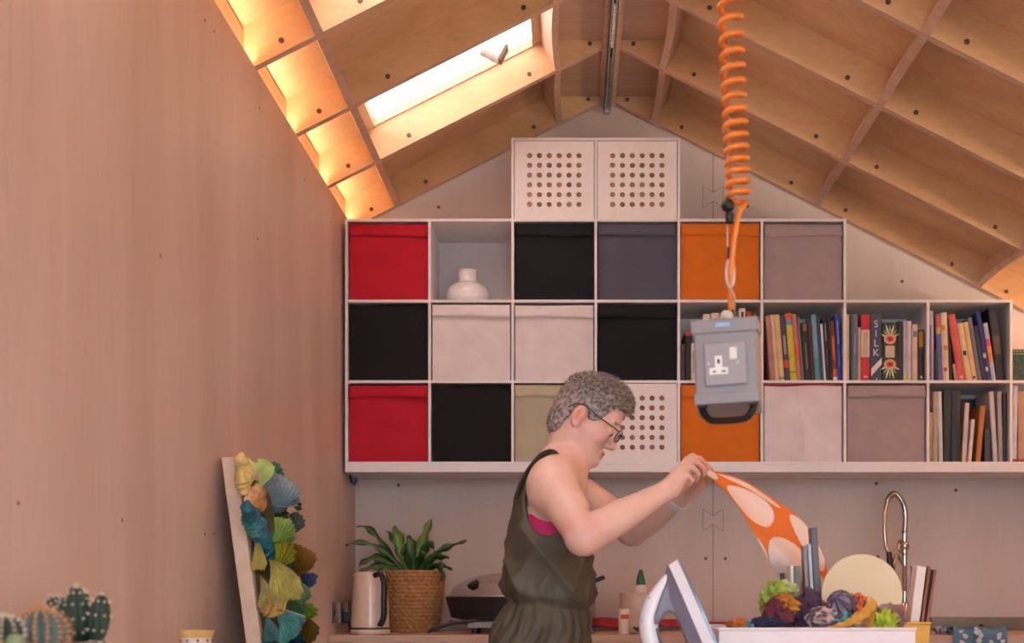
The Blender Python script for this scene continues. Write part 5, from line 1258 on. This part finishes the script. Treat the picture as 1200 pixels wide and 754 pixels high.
br = (fu[:, 0] > .058) & (np.abs(np.abs(fu[:, 1])-.033) < .018) & (np.abs(fu[:, 2]-.008+.15*(np.abs(fu[:, 1])-.033)) < .0035); col[br] = col[br]*.45
ca = bo.data.color_attributes.new('col', 'FLOAT_COLOR', 'POINT'); ca.data.foreach_set('color', np.concatenate([col, np.ones((len(V), 1))], 1).astype(np.float32).ravel())
for s in (-1, 1):
    e = part('eye', MB().sphere(hp(.0735, .032*s, -.0195), .0118, 16, 10), mat('eye_white', (226, 214, 206), .2, var=.01), bo, smooth=80)
    part('iris', MB().sphere(hp(.0805, .032*s, -.0240), .0058, 12, 8), mat('eye_iris', (52, 42, 38), .2), e, smooth=80)
# ---- hair: cap with a hairline, then short tousled strands
HB = Field((HC.x-.16, PY-.13, HC.z-.17), (HC.x+.16, PY+.13, HC.z+.16), .0036)
HB.ell(hp(-.006, 0, .014), (.093, .0785, .089), RH, 0); HB.ell(hp(.02, 0, .05), (.078, .066, .063), RH, .012)
HB.ell(hp(-.045, 0, -.035), (.054, .064, .072), RH, .02)
sl, x, y, z = HB.sub((HC.x-.2, PY-.2, HC.z-.2), (HC.x+.2, PY+.2, HC.z+.2), 0)
X, Y_, Z_ = x-HC.x, y-PY, z-HC.z
f_ = X*hf.x+Z_*hf.z+0*Y_; u_ = X*hu.x+Z_*hu.z+0*Y_
lim = np.interp(f_.ravel(), [-.12, -.07, -.052, -.046, -.036, -.018, -.004, .006, .024, .040, .052, .066, .085, .10], [-.105, -.100, -.088, -.062, -.018, .008, .002, -.022, -.020, -.004, .030, .046, .050, .052]).reshape(f_.shape)
nzz = np.sin(f_*160)*np.sin(u_*150+1)*np.sin(Y_*170)*.0022
HB.F = np.maximum(HB.F-nzz, (lim-u_)*.8).astype(np.float32)
V, Q = HB.mesh()
HAIR = bpy.data.materials.new('grey_brown_hair'); HAIR.use_nodes = True; nt = HAIR.node_tree; b_ = nt.nodes['Principled BSDF']; b_.inputs['Roughness'].default_value = .5
nn = nt.nodes.new('ShaderNodeTexNoise'); nn.inputs['Scale'].default_value = 110; nn.inputs['Detail'].default_value = 6; tcn = nt.nodes.new('ShaderNodeTexCoord'); nt.links.new(tcn.outputs['Object'], nn.inputs['Vector'])
rp = nt.nodes.new('ShaderNodeValToRGB'); rp.color_ramp.elements[0].position = .34; rp.color_ramp.elements[0].color = (*lin((76, 64, 60)), 1); rp.color_ramp.elements[1].position = .68; rp.color_ramp.elements[1].color = (*lin((186, 172, 168)), 1)
nt.links.new(nn.outputs[0], rp.inputs[0]); nt.links.new(rp.outputs[0], b_.inputs['Base Color'])
ho, V = np_obj('hair', V, Q, HAIR, bo, 2)
rng = np.random.default_rng(5); me = ho.data; nv = len(V)
nrm = np.zeros((nv, 3), np.float32); me.vertices.foreach_get('normal', nrm.ravel() if False else nrm.reshape(-1)); 
sm = MB(); pick = rng.choice(nv, 4200, replace=True)
for i in pick:
    p = Vector(V[i]); n_ = Vector(nrm[i]); d_ = p-HC; fu_ = (d_.dot(hf), d_.dot(hu))
    topness = max(0, min(1, (fu_[1]-.0)/.07)); Ls = .009+.017*topness
    flow = (hf*(.9 if fu_[0] > -.03 else .2)-hu*(.5 if topness < .5 else 0)+Vector(rng.normal(0, .35, 3))); flow = (flow-n_*flow.dot(n_)).normalized()
    lift = .15+.55*topness; a_ = p-n_*.002; m_ = a_+(flow*.6+n_*lift).normalized()*Ls*.55; e_ = m_+(flow*1.0+n_*lift*.15).normalized()*Ls*.55
    sdv = flow.cross(n_).normalized()*.0011
    sm.add([a_-sdv, a_+sdv, m_-sdv*.9, m_+sdv*.9, e_], [(0, 1, 3, 2), (2, 3, 4)])
so = part('strands', sm, HAIR, ho); so['kind'] = 'stuff'
# ---- jumpsuit: fuller than the body, bloused over a gathered waist
SUIT = mat('olive_crepe', (80, 72, 58), .62, var=.07, scale=14, bump=.15, bscale=500)
G = Field((-.36, PY-.30, .03), (.20, PY+.30, 1.50), .0045)
GS_ = [sec(533, 638, 678, .088), sec(545, 625, 676, .115), sec(565, 612, 681, .155), sec(590, 602, 684, .160), sec(630, 596, 692, .158), sec(665, 591, 695, .156), sec(690, 588, 696, .158), sec(700, 589, 695, .157), sec(706, 594, 691, .146), sec(711, 597, 687, .141), sec(717, 591, 690, .148), sec(735, 581, 691, .165), sec(754, 574, 692, .178), sec(800, 573, 690, .187), sec(850, 582, 686, .182)][::-1]
def folds(X, Y, Z):
    a = np.arctan2(Y, X)
    upper = 1/(1+np.exp(-(Z-1.06)/.012)); dr = np.exp(-((Z-1.12)/.10)**2)
    low = np.exp(-((Z-.97)/.11)**2)*(1-upper)
    ridge = lambda q: (1-np.abs(np.sin(q)))**1.5
    d = upper*(.0035+.011*dr)*(ridge(3.1*a+19*(Z-1.1)+.5)-.3)+upper*(.002+.005*dr)*(ridge(6*a-24*Z+1.7)-.3)+.003*upper*np.exp(-((Z-1.06)/.04)**2)*np.sin(26*a)
    d = d+low*(.0055*(ridge(9*a+2*np.sin(Z*18))-.3)+.003*np.sin(31*a+3*np.sin(30*Z)))
    return d
torso(G, GS_, 0, 0, shift=.12, fold=folds)
for s in (-1, 1):
    G.chain([(-.09, PY+.088*s, .80), (-.08, PY+.098*s, .42), (-.10, PY+.10*s, .09)], [.108, .098, .085], .03)
# arm holes and neckline cut away
for s in (-1, 1):
    c = P(640, 577, PY+.155*s); G.ell(c, (.062, .078, .112), [[1, 0, 0], [0, 1, 0], [0, 0, 1]], .006, 'd')
    G.ell(P(672, 548, PY+.19*s), (.085, .095, .07), None, .006, 'd'); G.ell(P(648, 540, PY+.20*s), (.045, .085, .05), None, .006, 'd')
G.ell(P(672, 528, PY), (.085, .082, .062), None, .006, 'd'); G.ell(P(696, 556, PY), (.06, .15, .09), None, .006, 'd')
for s in (-1, 1):
    G.ell(P(668, 548, PY+.085*s), (.035, .045, .03), None, 0, 'd'); G.ell(P(667, 531, PY+.085*s), (.04, .06, .03), None, 0, 'd')
V, Q = G.mesh(); so_, V = np_obj('jumpsuit', V, Q, SUIT, bo, 2)
# shoulder straps
for s in (-1, 1):
    sp_ = spline([P(605, 585, PY+.10*s), P(613, 563, PY+.105*s), P(626, 543, PY+.11*s), P(638, 532, PY+.11*s), P(648, 532, PY+.105*s), P(655, 545, PY+.10*s)], 6)
    part('strap', MB().tube(sp_, .005, 8, flat=4.0, up=(0, 0, 1)), SUIT, so_, smooth=60)
# tie ends at the waist
part('waist_tie', MB().tube(spline([P(688, 712, 3.42), P(692, 722, 3.41), P(691, 735, 3.41), P(695, 744, 3.41)]), [.004+.003*min(1, i/10) for i in range(25)], 8, flat=.4), SUIT, so_, smooth=60)
part('waist_tie', MB().tube(spline([P(688, 712, 3.42), P(684, 726, 3.40), P(686, 742, 3.40), P(683, 758, 3.40)]), .0045, 8, flat=.5), SUIT, so_, smooth=60)
# bra edge in the arm hole
BR_ = Field((-.30, PY-.22, 1.18), (.12, PY+.22, 1.34), .0042)
torso(BR_, BODY, .0055, 0, zmin=1.20, zmax=CZ+(VY-606)/(FPX/PY))
V, Q = BR_.mesh(); np_obj('bra', V, Q, mat('fuchsia_jersey', (190, 24, 96), .7, var=.04), bo, 1)
for s in (-1, 1): 
    part('shoe', MB().tube([(-.15, PY+.1*s, .045), (-.09, PY+.1*s, .05), (.0, PY+.1*s, .036), (.08, PY+.1*s, .028)], [.034, .043, .036, .026], 14), BLACK, bo, smooth=60)
# ---- eyeglasses
eg = thing('eyeglasses', 'dark thin-framed eyeglasses worn by the woman', 'eyeglasses', hp(.1, 0, -.02))
FR = mat('glasses_frame', (44, 40, 44), .3, .4)
fm = MB()
for s in (-1, 1):
    c = hp(.101, .034*s, -.020)
    ax = (hs*.97+hf*(-.2*s)).normalized(); az = (hu*.98+hf*.12).normalized()
    loop = [c+ax*(.0255*math.copysign(abs(math.cos(q))**.75, math.cos(q)))+az*(.0175*math.copysign(abs(math.sin(q))**.75, math.sin(q))) for q in [2*math.pi*k/28 for k in range(29)]]
    part('rim', MB().tube(loop, .0014, 6, cap=False), FR, eg, smooth=60)
    part('lens', MB().add([p for p in loop[:-1]], [tuple(range(28))]), pane('spectacle_lens', (236, 238, 242), .03, .10), eg, solid=.001)
    part('temple', MB().tube(spline([hp(.098, .059*s, -.012), hp(.085, .070*s, -.010), hp(.03, .0775*s, -.004), hp(-.012, .0785*s, .004), hp(-.04, .079*s, -.004), hp(-.052, .077*s, -.022)]), .0017, 6), FR, eg, smooth=60)
part('bridge', MB().tube(bez([hp(.103, -.009, -.014), hp(.108, 0, -.010), hp(.103, .009, -.014)], 7), .0016, 6), FR, eg, smooth=60)
# ---- wrist band on the far arm
ax = (WRf-ELf).normalized(); wc = WRf-ax*.004
u1 = ax.orthogonal().normalized(); v1 = ax.cross(u1)
wb_ = MB(); V = []
for i, (o_, r_) in enumerate(((-.009, .0285), (-.009, .0315), (.009, .0305), (.009, .0275))):
    for k in range(28):
        q = 2*math.pi*k/28; V.append(wc+ax*o_+(u1*math.cos(q)+v1*math.sin(q))*r_)
wb_.add(V, [(i*28+k, i*28+(k+1) % 28, ((i+1) % 4)*28+(k+1) % 28, ((i+1) % 4)*28+k) for i in range(4) for k in range(28)])
single('wristband', wb_, mat('pale_strap', (214, 206, 210), .5, var=.02), 'pale grey watch strap on the woman\'s wrist', 'wristband', smooth=40)

# ================================================================== ORANGE CLOTH IN HER HANDS
top = [(827, 551, 3.45), (850, 556, 3.46), (880, 565, 3.46), (912, 585, 3.46), (940, 610, 3.47), (960, 640, 3.48), (969, 668, 3.50), (966, 690, 3.52), (957, 712, 3.53)]
bot = [(826, 555, 3.44), (846, 572, 3.42), (862, 592, 3.40), (878, 622, 3.40), (895, 652, 3.41), (912, 674, 3.43), (928, 690, 3.46), (942, 702, 3.49), (950, 713, 3.52)]
ts = spline([P(*q) for q in top], 20); bs = spline([P(*q) for q in bot], 20)
nu, nv_ = len(ts), 90
V = []; colr = []
ELL = [(.29, .60, .125, .36, -.25), (.25, .13, .16, .09, .10), (.02, .5, .07, .55, 0), (.60, .68, .135, .34, -.1), (.60, .12, .14, .16, .12), (.83, .30, .07, .2, 0), (.47, 1.06, .07, .10, 0), (.93, .85, .06, .18, 0)]
org = lin((226, 116, 44)); whi = lin((236, 210, 198))
for i in range(nu):
    u = i/(nu-1)
    for j in range(nv_):
        v = j/(nv_-1); p = ts[i].lerp(bs[i], v)
        wgt = math.sin(math.pi*min(1, u*1.02))**.7
        p = p+Vector((0, wgt*(.035*math.sin(3.0*v+4*u)+.012*math.sin(9*v+7*u)), wgt*.004*math.sin(8*v+15*u)))
        V.append(p); c = org
        for eu, ev, ru, rv, sk in ELL:
            du = (u-eu-sk*(v-ev)*.5)/ru; dv = (v-ev)/rv
            if du*du+dv*dv < 1: c = whi
        colr.append((*c, 1))
mb = MB().add(V, [(i*nv_+j, i*nv_+j+1, (i+1)*nv_+j+1, (i+1)*nv_+j) for i in range(nu-1) for j in range(nv_-1)])
cl = single('orange_cloth', mb, attr_mat('printed_cotton', .85, 0, .2, 400), 'orange cloth with large white ovals billowing from the woman\'s hands', 'cloth', smooth=80, solid=.0015)
ca = cl.data.color_attributes.new('col', 'FLOAT_COLOR', 'POINT'); ca.data.foreach_set('color', [x_ for c in colr for x_ in c])
